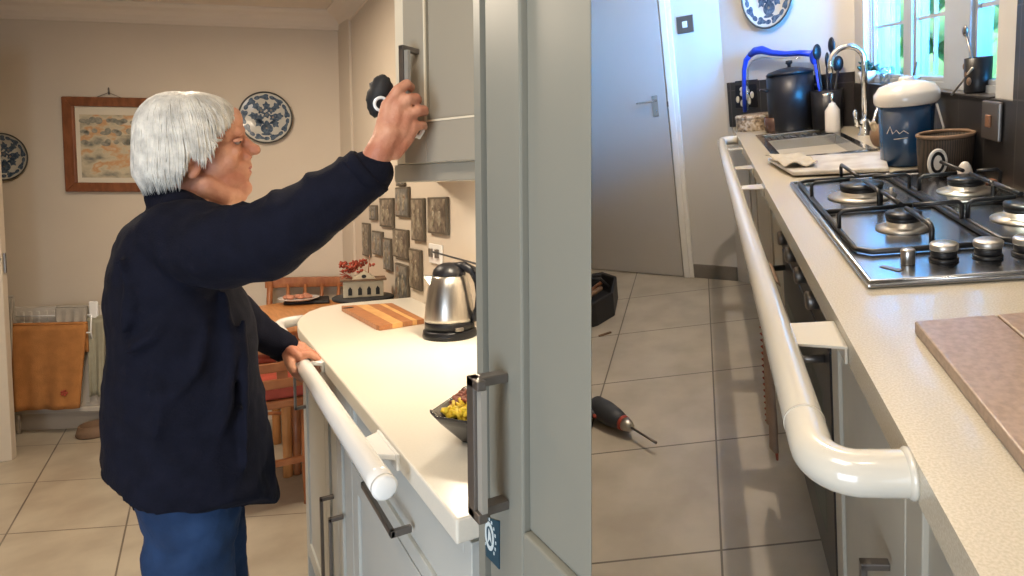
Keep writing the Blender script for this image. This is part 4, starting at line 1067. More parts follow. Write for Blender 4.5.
# door in the back wall
a0, a1 = bk(660, 100), bk(672, 100)
dx1 = bk(671, 130).x; ax1 = bk(682, 130).x
def bslab(mb, x0, x1, z0, z1, d0, d1):
    N_ = BN2 if x0 > .13 else BN
    P = lambda x, z: Vector((x, by(x), z)) - N_ * d0
    return mb.slab([P(x0, z0), P(x1, z0), P(x1, z1), P(x0, z1)], -N_ * (d1 - d0))
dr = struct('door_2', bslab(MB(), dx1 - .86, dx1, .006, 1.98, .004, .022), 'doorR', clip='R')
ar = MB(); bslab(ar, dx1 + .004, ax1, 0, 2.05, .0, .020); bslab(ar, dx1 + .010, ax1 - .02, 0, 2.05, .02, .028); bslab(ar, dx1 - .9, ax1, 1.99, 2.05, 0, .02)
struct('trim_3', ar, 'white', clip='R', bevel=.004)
lv = bk(657, 106, .03)
mb = MB(); bslab(mb, lv.x - .017, lv.x + .017, lv.z - .06, lv.z + .06, .022, .028)
pp = Vector((lv.x, by(lv.x), lv.z)); mb.tube([pp - BN * .025 + Vector((0, 0, .03)), pp - BN * .06 + Vector((0, 0, .03)), pp - BN * .066 - BT * .03 + Vector((0, 0, .03)), pp - BN * .066 - BT * .10 + Vector((0, 0, .026))], .007, 12)
mb.cyl(pp - BN * .026 - Vector((0, 0, .03)), pp - BN * .032 - Vector((0, 0, .03)), .008)
obj('lever_handle', mb, 'chrome', dr, bevel=.001)
mb = MB(); bslab(mb, dx1 + .006, dx1 + .012, lv.z - .01, lv.z + .02, .02, .03); obj('latch', mb, 'gun', dr)
mb = MB(); bslab(mb, ax1, .13, 0, .085, 0, .012); struct('baseboard_back', mb, 'skirt', bevel=.002)
# light switch
A, B = bk(677, 15), bk(694, 34); cx_, cz_ = (A.x + B.x) / 2, (A.z + B.z) / 2; hw = .045
t = thing('light_switch', 'square steel light switch on the wall beside the white door', 'switch', (cx_, by(cx_), cz_ - hw))
mb = MB(); bslab(mb, cx_ - hw, cx_ + hw, cz_ - hw, cz_ + hw, .001, .008); obj('face_plate', mb, 'gun', t, bevel=.003)
mb = MB(); bslab(mb, cx_ - .013, cx_ + .013, cz_ - .016, cz_ + .016, .008, .014); obj('rocker', mb, 'white', t, bevel=.002)
# wall plate
c_ = bk2(769, -6, .002)
plate('large blue and white plate on the wall above the sink end', c_, -BN2, (0, 0, 1), .155, 9)
# tiles
mb = MB(); bslab(mb, .150, XR - .001, ZT, 1.135, .001, .012); struct('wall_tiles_back', mb, 'darktile')
mb = MB().box((XR - .012, 1.43, ZT), (XR - .001, by(XR) - .02, 1.088)); struct('wall_tiles_right', mb, 'darktile')
mb = MB().box((XR - .013, -1.0, ZT), (XR - .001, 1.43, 1.6)); struct('wall_tiles_near', mb, 'darktile')
# window
XWN = XR + .025
def wy(u, v=40): return px(u, v, XWN).y
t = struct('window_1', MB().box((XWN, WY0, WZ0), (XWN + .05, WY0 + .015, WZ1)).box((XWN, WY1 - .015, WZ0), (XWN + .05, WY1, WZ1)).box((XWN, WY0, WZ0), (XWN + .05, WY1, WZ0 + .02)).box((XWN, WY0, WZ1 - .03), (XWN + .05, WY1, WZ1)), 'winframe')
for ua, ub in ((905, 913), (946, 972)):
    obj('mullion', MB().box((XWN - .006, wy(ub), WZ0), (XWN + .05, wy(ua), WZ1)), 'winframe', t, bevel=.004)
lights = [(WY0 + .015, wy(972)), (wy(946), wy(913)), (wy(905), WY1 - .015)]
ztr = px(912, 20, XWN).z
for k, (a, b) in enumerate(lights):
    f = .013
    mb = MB().box((XWN + .006, a, WZ0 + .02), (XWN + .035, a + f, WZ1 - .03)).box((XWN + .006, b - f, WZ0 + .02), (XWN + .035, b, WZ1 - .03)).box((XWN + .006, a, WZ0 + .02), (XWN + .035, b, WZ0 + .02 + f)).box((XWN + .006, a, WZ1 - .03 - f), (XWN + .035, b, WZ1 - .03))
    c = obj('casement', mb, 'winframe', t, bevel=.002)
    mb = MB().box((XWN + .015, a + f, ztr - .005), (XWN + .026, b - f, ztr + .006)).box((XWN + .015, a + f, ztr + .22), (XWN + .026, b - f, ztr + .231))
    if k > 0: mb.box((XWN + .015, (a + b) / 2 - .004, WZ0 + .04), (XWN + .026, (a + b) / 2 + .004, WZ1 - .05))
    obj('glazing_bar', mb, 'winframe', c)
    obj('pane', MB().box((XWN + .018, a + f, WZ0 + .03), (XWN + .022, b - f, WZ1 - .04)), 'glass', c)
struct('window_2_sill', MB().box((XR - .012, WY0, WZ0 - .012), (XWN, WY1, WZ0 + .002)), 'darktile').name = 'windowsill'
# garden outside: bushy tree of many leaf clumps
t = thing('garden_tree', 'bright green leafy tree outside the kitchen window', 'tree', (2.6, 3.4, -.5))
mb = MB(); rnd = random.Random(5)
for i in range(3000):
    a, b = rnd.uniform(0, 2 * PI), rnd.uniform(-1, 1); r = 1.35 * rnd.uniform(.6, 1)
    c = Vector((2.9 + .9 * r * math.cos(a) * math.sqrt(1 - b * b), 5.2 + 3.4 * r * math.sin(a) * math.sqrt(1 - b * b), 1.6 + 1.5 * r * b))
    s = rnd.uniform(.10, .24); mb.ball(c, (s, s * .8, s * .35), 6, 4, Euler((rnd.uniform(0, 3), rnd.uniform(0, 3), rnd.uniform(0, 3))).to_matrix())
obj('foliage', mb, 'leafout', t)
obj('trunk', MB().tube([(2.9, 5.2, -.5), (2.92, 5.2, .4), (2.85, 5.25, 1.3)], [.10, .08, .05]), 'wood', t)

# worktop with an opening for the sink
sk = [pz(750, 128, ZT), pz(782, 154, ZT), pz(884, 157, ZT), pz(856, 133, ZT)]
SX0, SX1, SY0, SY1 = .232, .560, 2.10, 2.86
mb = MB().box((XE, -.6, .862), (SX0 + .02, SY1 - .02, ZT)).box((SX0 + .02, -.6, .862), (XR - .001, SY0 + .02, ZT)).box((SX1 - .02, SY0 + .02, .862), (XR - .001, SY1 - .02, ZT))
mb.prism([(XE, SY1 - .02), (SX1 - .02, SY1 - .02), (XR - .001, SY1 - .06), (XR - .001, by(XR) - .001), (XE, by(XE) - .001)], .862, ZT)
one('worktop', mb, 'worktopR', 'speckled cream worktop carrying the hob and sink', 'worktop', base=(0, 0, 0))
# sink
t = thing('sink', 'stainless steel sink with drainer set into the speckled worktop', 'sink', ((SX0 + SX1) / 2, (SY0 + SY1) / 2, .75))
mb = MB().box((SX0, SY0, ZT + .0005), (SX1, SY0 + .035, ZT + .004)).box((SX0, SY1 - .035, ZT + .0005), (SX1, SY1, ZT + .004)).box((SX0, SY0, ZT + .0005), (SX0 + .03, SY1, ZT + .004)).box((SX1 - .03, SY0, ZT + .0005), (SX1, SY1, ZT + .004))
obj('rim', mb, 'sinksteel', t, bevel=.0015)
x0, x1, ya, yb = SX0 + .028, SX1 - .028, SY0 + .033, SY0 + .52
mb = MB().box((x0, ya, .76), (x1, yb, .764)).box((x0 - .003, ya, .76), (x0, yb, ZT + .002)).box((x1, ya, .76), (x1 + .003, yb, ZT + .002)).box((x0, ya - .003, .76), (x1, ya, ZT + .002)).box((x0, yb, .76), (x1, yb + .02, ZT + .002))
obj('bowl', mb, 'sinksteel', t, bevel=.006, seg=3)
mb = MB().box((x0, yb + .02, ZT - .012), (x1, SY1 - .033, ZT - .008))
for k in range(9): mb.box((x0 + .02 + .028 * k, yb + .05, ZT - .008), (x0 + .030 + .028 * k, SY1 - .06, ZT - .003))
obj('drainer', mb, 'sinksteel', t, bevel=.001)
obj('waste', MB().lathe([(0, 0), (.03, 0), (.035, .004), (.03, .004), (0, .001)], ((x0 + x1) / 2, (ya + yb) / 2, .765)), 'chrome', t)
# tap
tp = pz(852, 137, ZT); tx, ty = .612, tp.y - .02
t = thing('mixer_tap', 'tall chrome swan-neck mixer tap behind the sink', 'tap', (tx, ty, ZT))
A = pl(858, 92, (tx, ty, 0), (0, 1, 0)); Tm = pl(841, 47, (tx, ty, 0), (0, 1, 0)); E_ = pl(824, 74, (tx, ty, 0), (0, 1, 0))
rr2 = (A.x - E_.x) / 2; cz2 = Tm.z - rr2
tx_ = tx
pts = [(tx_, ty, ZT + .06), (tx_, ty, cz2)] + [(tx_ - rr2 + rr2 * math.cos(g), ty, cz2 + rr2 * math.sin(g)) for g in [PI * i / 12 for i in range(1, 13)]] + [(tx_ - 2 * rr2, ty, cz2 - .03)]
obj('spout', MB().tube(pts, .011, 16), 'chrome', t)
obj('tap_body', MB().lathe([(.026, 0), (.027, .01), (.020, .02), (.018, .06), (.013, .07)], (tx_, ty, ZT), n=28), 'chrome', t)
for s in (-1, 1):
    obj('lever', MB().chain([((tx_, ty, ZT + .045), .009), ((tx_ + s * .03, ty - .01, ZT + .05), .011), ((tx_ + s * .04, ty - .02, ZT + .10), .008)], 12), 'chrome', t)
# soap bottle
c_ = Vector((.535, 2.68, 0))
t = thing('soap_bottle', 'pale soap pump bottle standing behind the sink left of the tap', 'bottle', (c_.x, c_.y, ZT))
obj('bottle_body', MB().lathe([(0, 0), (.030, 0), (.031, .01), (.030, .09), (.016, .11), (.012, .12)], (c_.x, c_.y, ZT + .0045), n=28), 'enamelwhite', t)
obj('pump', MB().tube([(c_.x, c_.y, ZT + .12), (c_.x, c_.y, ZT + .165)], .006, 10).tube([(c_.x, c_.y, ZT + .165), (c_.x - .04, c_.y - .01, ZT + .160)], .006, 10), 'chrome', t)

# objects against the back wall
tc_ = pz(762, 120, ZT)
c_ = Vector((.262, by(.262) - .14, ZT))
t = thing('food_tin', 'oval patterned tin standing on the worktop against the back wall', 'tin', c_)
obj('tin_body', MB().lathe([(0, 0), (.098, 0), (.10, .004), (.10, .066), (.098, .070), (0, .070)], c_ + Vector((0, 0, .0005)), n=40, sy=.75), 'tin', t)
obj('lid', MB().lathe([(.102, 0), (.103, .012), (.098, .018), (0, .019)], c_ + Vector((0, 0, .058)), n=40, sy=.75), 'tin', t)
# picture card above the tin
p0 = Vector((.225, by(.225) - .03, ZT))
mb = MB().slab([p0 - BT2 * .075 + Vector((0, 0, .10)), p0 + BT2 * .075 + Vector((0, 0, .10)), p0 + BT2 * .075 - BN2 * -.01 + Vector((0, 0, .24)), p0 - BT2 * .075 - BN2 * -.01 + Vector((0, 0, .24))], BN2 * .012)
t = one('decorated_card', mb, 'black', 'dark decorated tile with a pale flower standing behind the patterned tin', 'tile', bevel=.003)
mb = MB(); f0_ = p0 - BN2 * .002 + Vector((0, 0, .185))
for k in range(5):
    g = 2 * PI * k / 5; mb.ball(f0_ + BT2 * .018 * math.cos(g) + Vector((0, 0, .018 * math.sin(g))), (.014, .004, .014), 10, 6)
for q1 in ((-.05, -.04), (-.02, -.06), (.03, -.05), (.05, -.02), (.02, -.03)): mb.ball(f0_ + BT2 * q1[0] + Vector((0, 0, q1[1])), (.010, .004, .018), 8, 6)
obj('flower_motif', mb, 'delftwhite', t, base=t['_b'])
# blue hooped handle rack
t = thing('hooped_rack', 'rack with a bright blue hooped top rail against the back wall', 'rack', (.33, by(.33) - .08, ZT))
yy = -.07
def K_(u, v): return bk2(u, v, .05)
obj('hoop', MB().tube([K_(745, 112), K_(744, 92), K_(744, 70), K_(746, 60), K_(751, 54)], [.010, .010, .011, .013, .014], 14), 'glossyblue', t)
obj('top_rail', MB().tube([K_(750, 55), K_(755, 51), K_(762, 50), K_(772, 53), K_(786, 54), K_(800, 53), K_(815, 54)], [.015, .019, .020, .014, .013, .013, .014], 14), 'glossyblue', t)
obj('wire', MB().tube([K_(748, 110), K_(748, 68), K_(752, 61), K_(762, 58), K_(800, 58)], .004, 8), 'clear', t)
# dark pots
def pot(label, c, R, h, m, handle=False, lid=True):
    t = thing('cooking_pot', label, 'pot', c)
    obj('pot_body', MB().lathe([(0, 0), (R * .86, 0), (R * .95, .01), (R, h * .5), (R * .98, h), (R * .93, h), (R * .9, .02), (0, .02)], c, n=40), m, t)
    if lid:
        obj('lid', MB().lathe([(R * 1.02, 0), (R * .9, .012), (R * .4, .026), (0, .03)], Vector(c) + Vector((0, 0, h + .0005)), n=40), m, t)
        obj('knob', MB().lathe([(.008, 0), (.008, .012), (.016, .018), (.014, .03), (0, .032)], Vector(c) + Vector((0, 0, h + .028)), n=20), m, t)
    if handle:
        for s in (-1, 1):
            o = Vector(c) + Vector((s * R, 0, h * .75)); obj('side_handle', MB().tube([o + Vector((-s * .004, -.03, 0)), o + Vector((s * .025, -.02, .004)), o + Vector((s * .025, .02, .004)), o + Vector((-s * .004, .03, 0))], .006, 8), m, t)
    return t
pot('black casserole pot with lid in the dark corner behind the sink', (.405, by(.405) - .17, ZT + .001), .105, .255, 'black', True)
pot('brown glazed low crock in front of the black casserole', (.33, by(.33) - .26, ZT + .001), .050, .07, 'sauce', False, False)
# utensil jar with black tools in the corner
c_ = Vector((.545, by(.545) - .12, ZT + .001))
t = thing('utensil_jar', 'black jar crammed with dark cooking tools in the window corner', 'jar', c_)
obj('jar_body', MB().lathe([(0, 0), (.058, 0), (.064, .01), (.068, .17), (.063, .17), (.058, .012), (0, .012)], c_, n=32), 'black', t)
rnd = random.Random(4)
for k in range(5):
    g = k * 1.26; e = c_ + Vector((.05 * math.cos(g), .05 * math.sin(g), .25 + .02 * k))
    mb = MB().tube([c_ + Vector((.01 * math.cos(g), .01 * math.sin(g), .02)), e], .006, 8); mb.ball(e + Vector((0, 0, .025)), (.024, .010, .034), 12, 8, Euler((0, 0, g)).to_matrix()); obj('cooking_tool', mb, 'glossyblue' if k == 2 else 'black', t)

# paper and board on the near side of the sink
q = [pz(768, 163, ZT), pz(793, 178, ZT), pz(889, 174, ZT), pz(884, 157, ZT)]
q = [Vector((p.x, p.y, ZT + .006)) for p in q]
ctr = sum((p.copy() for p in q), Vector()) / 4
t = thing('white_board', 'white marbled board lying across the near end of the sink', 'chopping board', ctr)
obj('board_body', MB().slab(q, (0, 0, .012)), mat('marbled_white', (.62, .60, .57), .3, col2=(.42, .38, .34), scale=14), t, bevel=.004)
rag = MB().grid(lambda a, b: q[0].lerp(q[3], a * .35 - .03).lerp(q[1].lerp(q[2], a * .35 - .03), b * .75 + .05) + Vector((0, 0, .016 + .007 * math.sin(a * 9 + b * 5) * math.sin(b * 8) + .006)), 16, 16, .003)
one('dish_cloth', rag, 'greytowel', 'crumpled pale dish cloth on the end of the white board', 'cloth')

# canister
c_ = Vector((.562, 1.83, ZT + .001)); 
t = thing('canister', 'tall dark blue enamel canister with a white domed lid', 'canister', c_)
hc_ = .175
obj('canister_body', MB().lathe([(0, 0), (.062, 0), (.066, .006), (.072, hc_), (.068, hc_), (0, hc_ - .01)], c_, n=48), 'enamelblue', t)
obj('lid', MB().lathe([(.074, -.008), (.080, -.004), (.084, .004), (.084, .024), (.079, .030), (.070, .044), (.040, .054), (.020, .058), (.020, .064), (.018, .067), (0, .068)], c_ + Vector((0, 0, hc_)), n=48), 'enamelwhite', t)
mb = MB()
def curl(x, z):
    g = -1.95 + x / .07; return c_ + Vector((.0715 * math.cos(g), .0715 * math.sin(g), z))
mb.tube([curl(-.045, .095), curl(-.035, .115), curl(-.028, .095), curl(-.018, .105), curl(-.010, .095), curl(.0, .103), curl(.012, .094)], .0012, 6); mb.tube([curl(-.025, .080), curl(.010, .083)], .001, 6)
obj('script_marks', mb, 'enamelwhite', t)
obj('side_strap', MB().tube([c_ + Vector((.060, -.055, hc_ - .01)), c_ + Vector((.078, -.055, .10)), c_ + Vector((.055, -.060, .01))], .003, 8), 'enamelwhite', t)
# tan brushes left of the canister
c_ = Vector((.60, 2.12, ZT + .001)); t = thing('dish_brushes', 'bunch of tan dish brushes leaning by the tap and blue canister', 'brush', c_)
for k in range(4):
    a = c_ + Vector((-.02 + .015 * k, -.02 * k, .0)); b = a + Vector((-.03 + .012 * k, .015 * k, .085 - .008 * k)); obj('brush_handle', MB().chain([(a, .006), (b, .011)], 8), mat('tan_bristle', (.34, .27, .18), .8, noise=.3, scale=60), t)
mb = MB().ball(c_ + Vector((-.02, .01, .045)), (.038, .035, .042), 14, 10); obj('bristle_head', mb, 'tan', t, disp=(.01, .012))
# basket behind
c_ = Vector((.592, 1.63, ZT + .001)); t = thing('wicker_basket', 'dark brown round basket between the blue canister and the tiled wall', 'basket', c_)
obj('basket_body', MB().lathe([(0, 0), (.055, 0), (.060, .01), (.064, .09), (.062, .10), (.058, .10), (.055, .012), (0, .012)], c_, n=40), 'wicker', t)
obj('rim', MB().tube([c_ + Vector((.062 * math.cos(g), .062 * math.sin(g), .102)) for g in [2 * PI * i / 32 for i in range(32)]], .005, 8, closed=True), 'tan', t)
# oval mirror on stand
c_ = Vector((.545, 1.545, ZT + .001)); t = thing('oval_timer', 'small oval white dial in a dark frame standing behind the hob', 'timer', c_)
cc = c_ + Vector((0, 0, .048)); ax_ = Vector((1, .25, 0)).normalized()
obj('frame', MB().tube([cc + ax_ * .021 * math.cos(g) + Vector((0, 0, .030 * math.sin(g))) for g in [2 * PI * i / 28 for i in range(28)]], .0042, 8, closed=True), 'enamelwhite', t)
obj('inner_ring', MB().tube([cc + ax_ * .015 * math.cos(g) + Vector((0, 0, .022 * math.sin(g))) for g in [2 * PI * i / 28 for i in range(28)]], .0045, 8, closed=True), 'black', t)
obj('dial', MB().slab([cc + ax_ * .014 * math.cos(g) + Vector((0, .003, .021 * math.sin(g))) for g in [2 * PI * i / 28 for i in range(28)]], (0, -.005, 0)), 'enamelwhite', t)
obj('foot', MB().lathe([(0, 0), (.02, 0), (.018, .008), (.006, .014), (.005, .022)], c_, n=20), 'black', t)
c_ = Vector((.588, 1.50, ZT + .001)); t = thing('salt_cellar', 'small white egg-shaped salt cellar behind the hob', 'salt cellar', c_)
obj('shell', MB().lathe([(0, 0), (.013, 0), (.018, .012), (.018, .026), (.012, .044), (.006, .052), (0, .054)], c_, n=28), 'enamelwhite', t)
for k, (dx, dy) in enumerate(((-.03, -.04), (.015, -.05), (.04, -.03))):
    one('garlic_skin', MB().ball((c_.x + dx, c_.y + dy, ZT + .008), (.018, .012, .0075), 10, 6), mat('ruddy_skin', (.34, .14, .08), .7, noise=.3, scale=80), ['reddish scrap left of the white egg-shaped cellar', 'reddish scrap in front of the white egg-shaped cellar', 'reddish scrap by the dark wall right of the egg-shaped cellar'][k], 'food scrap', 'reddish scraps behind the hob')
# socket on the tiles
A, B = px(985, 102, XR - .013), px(1003, 140, XR - .013)
yc, zc = (A.y + B.y) / 2, (A.z + B.z) / 2
t = thing('wall_socket', 'brown metal socket plate on the charcoal tiles', 'socket', (XR, yc, zc - .05))
obj('face_plate', MB().box((XR - .022, yc - .043, zc - .044), (XR - .013, yc + .043, zc + .044)), 'gun', t, bevel=.003)
obj('rocker', MB().box((XR - .028, yc - .010, zc - .014), (XR - .022, yc + .010, zc + .014)), 'rust', t, bevel=.002)
# things on the sill
def sill(u, x=None): return px(u, 85, XR + .018).y
yk = px(976, 92, XR + .015).y; c_ = Vector((XR + .018, yk, WZ0 + .003))
t = thing('black_mug', 'tall black patterned mug of utensils on the windowsill', 'mug', c_)
obj('mug_body', MB().lathe([(0, 0), (.028, 0), (.030, .005), (.031, .085), (.027, .085), (.026, .008), (0, .008)], c_, n=28), 'black', t)
mb = MB()
for k in range(3): mb.ball(c_ + Vector((-.026, -.015 + .012 * k, .03 + .018 * k)), (.006, .008, .010), 8, 6)
obj('painted_spots', mb, 'tan', t)
e = px(961, 35, XR); obj('spoon', MB().chain([(c_ + Vector((0, .0, .03)), .003), (Vector((c_.x - .01, c_.y + .05, WZ0 + .145)), .003)], 8).ball((c_.x - .011, c_.y + .054, WZ0 + .155), (.006, .012, .014), 10, 8), 'gun', t)
obj('spoon', MB().chain([(c_ + Vector((-.033, .07, -.005)), .003), (c_ + Vector((-.025, -.03, .062)), .003)], 8), 'alu', t)
yk = px(913, 82, XR + .02).y; c_ = Vector((XR + .018, yk, WZ0 + .003)); t = thing('sill_cup', 'low pale cup with a pencil in it on the windowsill above the canister', 'cup', c_)
obj('cup_body', MB().lathe([(0, 0), (.030, 0), (.036, .034), (.032, .034), (.027, .005), (0, .005)], c_, n=28), 'doorR', t)
obj('pencil', MB().chain([(c_ + Vector((0, .0, .015)), .0035), (c_ + Vector((-.015, -.085, .075)), .0035)], 8), 'tan', t)
yk = px(887, 80, XR + .02).y; c_ = Vector((XR + .020, yk, WZ0 + .003)); t = thing('glass_jar', 'clear glass jar on the windowsill in front of the middle light', 'jar', c_)
obj('jar_body', MB().lathe([(0, 0), (.026, 0), (.027, .05), (.02, .06), (.018, .06), (.024, .05), (.023, .004), (0, .004)], c_, n=28), 'clear', t)
yk = px(869, 80, XR + .01).y; c_ = Vector((XR + .005, yk, WZ0 + .003)); t = thing('potted_plant', 'small dark plant in a white pot at the far end of the windowsill', 'plant', c_)
obj('plant_pot', MB().lathe([(0, 0), (.028, 0), (.038, .045), (.034, .045), (.03, .03), (0, .03)], c_, n=28), 'enamelwhite', t)
mb = MB(); rnd = random.Random(8)
for i in range(26):
    g = rnd.uniform(0, 6.28); el = rnd.uniform(.2, 1.4); d = Vector((math.cos(g) * math.cos(el), math.sin(g) * math.cos(el), math.sin(el)))
    mb.ball(c_ + Vector((0, 0, .04)) + d * rnd.uniform(.02, .045), (.016, .009, .004), 6, 4, Euler((rnd.uniform(-1, 1), rnd.uniform(-1, 1), g)).to_matrix())
obj('leaves', mb, mat('dark_leaves', (.02, .05, .03), .5), t)

# hob
HX0, HX1, HY0, HY1 = .216, .630, .872, 1.662
t = thing('gas_hob', 'stainless steel gas hob with black pan supports set in the worktop', 'hob', ((HX0 + HX1) / 2, (HY0 + HY1) / 2, ZT))
mb = MB().box((HX0, HY0, ZT + .0006), (HX1, HY1, ZT + .008)); obj('hob_plate', mb, 'hob', t, bevel=.004, seg=3)
mb = MB().tube([(HX0 + .006, HY0 + .006, ZT + .008), (HX1 - .006, HY0 + .006, ZT + .008), (HX1 - .006, HY1 - .006, ZT + .008), (HX0 + .006, HY1 - .006, ZT + .008)], .005, 10, closed=True); obj('raised_edge', mb, 'hob', t)
bs = [(.345, 1.435, .046), (.349, 1.150, .030), (.553, 1.40, .036), (.553, 1.150, .034)]
for x, y, r in bs:
    b = obj('burner', MB().lathe([(0, 0), (r * 1.55, 0), (r * 1.6, .002), (r * 1.15, .005), (r * .98, .008), (r * .98, .016), (0, .016)], (x, y, ZT + .008), n=40), 'alu', t)
    obj('burner_ring', MB().lathe([(r * .98, 0), (r * 1.0, .004), (r * .96, .008), (0, .008)], (x, y, ZT + .024), n=40), 'iron', b)
    obj('burner_cap', MB().lathe([(r * 1.02, 0), (r * 1.02, .006), (r * .85, .009), (0, .009)], (x, y, ZT + .0322), n=40), 'iron', b)
    obj('spark_pin', MB().tube([(x + r * 1.25, y - r * .5, ZT + .01), (x + r * 1.25, y - r * .5, ZT + .028)], .003, 8), 'enamelwhite', b)
for i, x in enumerate((.349, .411, .466, .522, .578)):
    k = obj('knob', MB().lathe([(.020, 0), (.021, .003), (.019, .006)], (x, .957, ZT + .008), n=32), 'iron', t)
    obj('knob_skirt', MB().lathe([(.018, 0), (.0185, .012), (0, .012)], (x, .957, ZT + .0142), n=32), 'iron', k)
    obj('knob_cap', MB().lathe([(.0195, 0), (.020, .002), (.020, .008), (.018, .010), (0, .010)], (x, .957, ZT + .0264), n=32), 'alu', k)
obj('spark_button', MB().lathe([(.010, 0), (.0105, .001), (.0105, .022), (.009, .024), (0, .024)], (.296, .953, ZT + .008), n=24), 'steel', t)
obj('maker_plate', MB().slab([(.252, .945, ZT + .0085), (.272, .918, ZT + .0085), (.280, .924, ZT + .0085), (.260, .951, ZT + .0085)], (0, 0, .0008)), 'gun', t)
def grate(x0, x1, y0, y1, cs):
    g = obj('pan_support', MB().tube([(x0, y0 + .02, ZT + .014), (x0 + .02, y0, ZT + .014), (x1 - .02, y0, ZT + .014), (x1, y0 + .02, ZT + .014), (x1, y1 - .02, ZT + .014), (x1 - .02, y1, ZT + .014), (x0 + .02, y1, ZT + .014), (x0, y1 - .02, ZT + .014)], .0050, 8, closed=True), 'iron', t)
    ym = (cs[0][1] + cs[1][1]) / 2 if len(cs) > 1 else (y0 + y1) / 2
    mb = MB().tube([(x0, ym, ZT + .014), (x1, ym, ZT + .014)], .0055, 8); obj('cross_bar', mb, 'iron', g)
    hz = ZT + .050
    for cx_, cy_, r in cs:
        for dx, dy, L0 in ((-1, 0, cx_ - x0), (1, 0, x1 - cx_), (0, -1, min(cy_ - y0, abs(cy_ - ym))), (0, 1, min(y1 - cy_, 9 if cy_ > ym else abs(ym - cy_)))):
            a = Vector((cx_ + dx * L0, cy_ + dy * L0, ZT + .014)); b = Vector((cx_ + dx * L0, cy_ + dy * L0, hz - .006)); c = Vector((cx_ + dx * (L0 - .008), cy_ + dy * (L0 - .008), hz)); e = Vector((cx_ + dx * r * .55, cy_ + dy * r * .55, hz))
            obj('support_finger', MB().tube([a, b, c, e], .0044, 8), 'iron', g)
    return g
grate(.236, .448, 1.005, 1.640, [bs[1], bs[0]])
grate(.458, .620, 1.005, 1.640, [bs[3], bs[2]])

# stone board near the camera
q = [pz(915, 333, .916), pz(1032, 322, .916), Vector((.40, .30, .916)), Vector((.226, .30, .916))]
dirx = (q[1] - q[0]); q[0], q[1] = Vector((.232, .722, .916)), Vector((.232, .722, .916)) + Vector((.24, .02, 0))
q[2] = q[1] + Vector((-.002, -.43, 0)); q[3] = q[0] + Vector((-.004, -.43, 0))
t = thing('granite_board', 'speckled brown stone worktop saver lying on the worktop near the rail end', 'board', (.34, .5, ZT))
def gp(a, b): return q[0].lerp(q[1], a).lerp(q[3].lerp(q[2], a), b)
for a, b in ((0, .385), (.392, .80), (.807, 1.0)):
    obj('stone_slab', MB().slab([gp(a, 0) - Vector((0, 0, .0155)), gp(b, 0) - Vector((0, 0, .0155)), gp(b, 1) - Vector((0, 0, .0155)), gp(a, 1) - Vector((0, 0, .0155))], (0, 0, .0155)), 'stone', t, bevel=.002)

# handrail in front of the worktop
t = thing('handrail', 'ivory tubular handrail curving into the front of the speckled worktop', 'handrail', (.08, 1.5, .85))
rx, rz, rr = .078, .878, .0205
pts = [(XE + .001, .488, rz), (.150, .488, rz), (.128, .488, rz)]
cx2, cy2, R2 = .118, .528, .040
pts += [(cx2 + R2 * math.cos(g), cy2 + R2 * math.sin(g), rz) for g in [-PI / 2 - PI / 2 * i / 8 for i in range(1, 9)]]
pts += [(rx, .62, rz), (rx, 1.5, rz), (rx, 2.4, rz), (rx, 2.93, rz)] + [(cx2 + R2 * math.cos(g), 2.93 + R2 * math.sin(g), rz) for g in [PI - PI / 2 * i / 6 for i in range(1, 7)]] + [(XE + .001, 2.97, rz)]
obj('rail_tube', MB().tube(pts, rr, 32), 'rail', t)
obj('joint_ring', MB().tube([(rx, .568, rz), (rx, .571, rz)], rr + .0006, 32), 'rail', t)
obj('wall_flange', MB().lathe([(rr * 1.0, 0), (rr * 1.12, .003), (rr * 1.12, .006)], (XE - .006, .488, rz), (1, 0, 0), 32), 'rail', t)
for y, w_ in ((.765, .060), (1.77, .05), (2.12, .05), (2.62, .05)):
    mb = MB().slab([(rx, y - w_ * .4, .882), (XE + .0, y - w_ * .75, .882), (XE + .0, y + w_ * .6, .882), (rx, y + w_ * .6, .882)], (0, 0, .004)); mb.box((XE - .004, y - w_ * .75, .862), (XE - .0005, y + w_ * .6, .886))
    obj('bracket', mb, 'rail', t, bevel=.001)

# base units under the worktop (front plane x = XB)
def unit(name, label, cat, y0, y1, m, hy=None, hz=(.30, .46), dark=False):
    t = thing(name, label, cat, (.4, (y0 + y1) / 2, 0))
    obj('carcass', MB().box((XB + .02, y0 + .001, .10), (XR - .002, y1 - .001, .861)), 'cabR', t)
    obj('plinth', MB().box((XB + .05, y0 + .001, 0), (XB + .065, y1 - .001, .10)), 'cabR', t)
    d = obj('door', shaker(MB(), XB, y0 + .002, y1 - .002, .105, .856, w=.05), m, t, bevel=.0015)
    if hy: dhandle_v(d, XB, hy, *hz)
    return t
unit('base_cabinet', 'beige base cabinet under the worktop at the near end of the ivory rail', 'cabinet', .10, .60, 'cabR', .56, (.45, .62))
unit('base_cabinet', 'beige base cabinet with an upright handle behind the rail bracket', 'cabinet', .60, .99, 'cabR', .66, (.45, .62))
unit('base_cabinet', 'beige base cabinet beyond the oven', 'cabinet', 1.62, 1.95, 'cabR', 1.70)
unit('base_cabinet', 'beige base cabinet below the sink', 'cabinet', 1.95, 2.50, 'cabR', 2.05)
unit('base_cabinet', 'beige base cabinet against the back wall', 'cabinet', 2.50, 2.83, 'cabR', 2.60)
t = thing('oven', 'black built-in oven below the hob, mostly hidden by the rail', 'oven', (.4, 1.21, .1))
obj('oven_body', MB().box((XB + .02, .992, .10), (XR - .002, 1.618, .861)), 'black', t)
obj('control_panel', MB().box((XB - .002, .994, .745), (XB + .019, 1.616, .858)), 'black', t, bevel=.002)
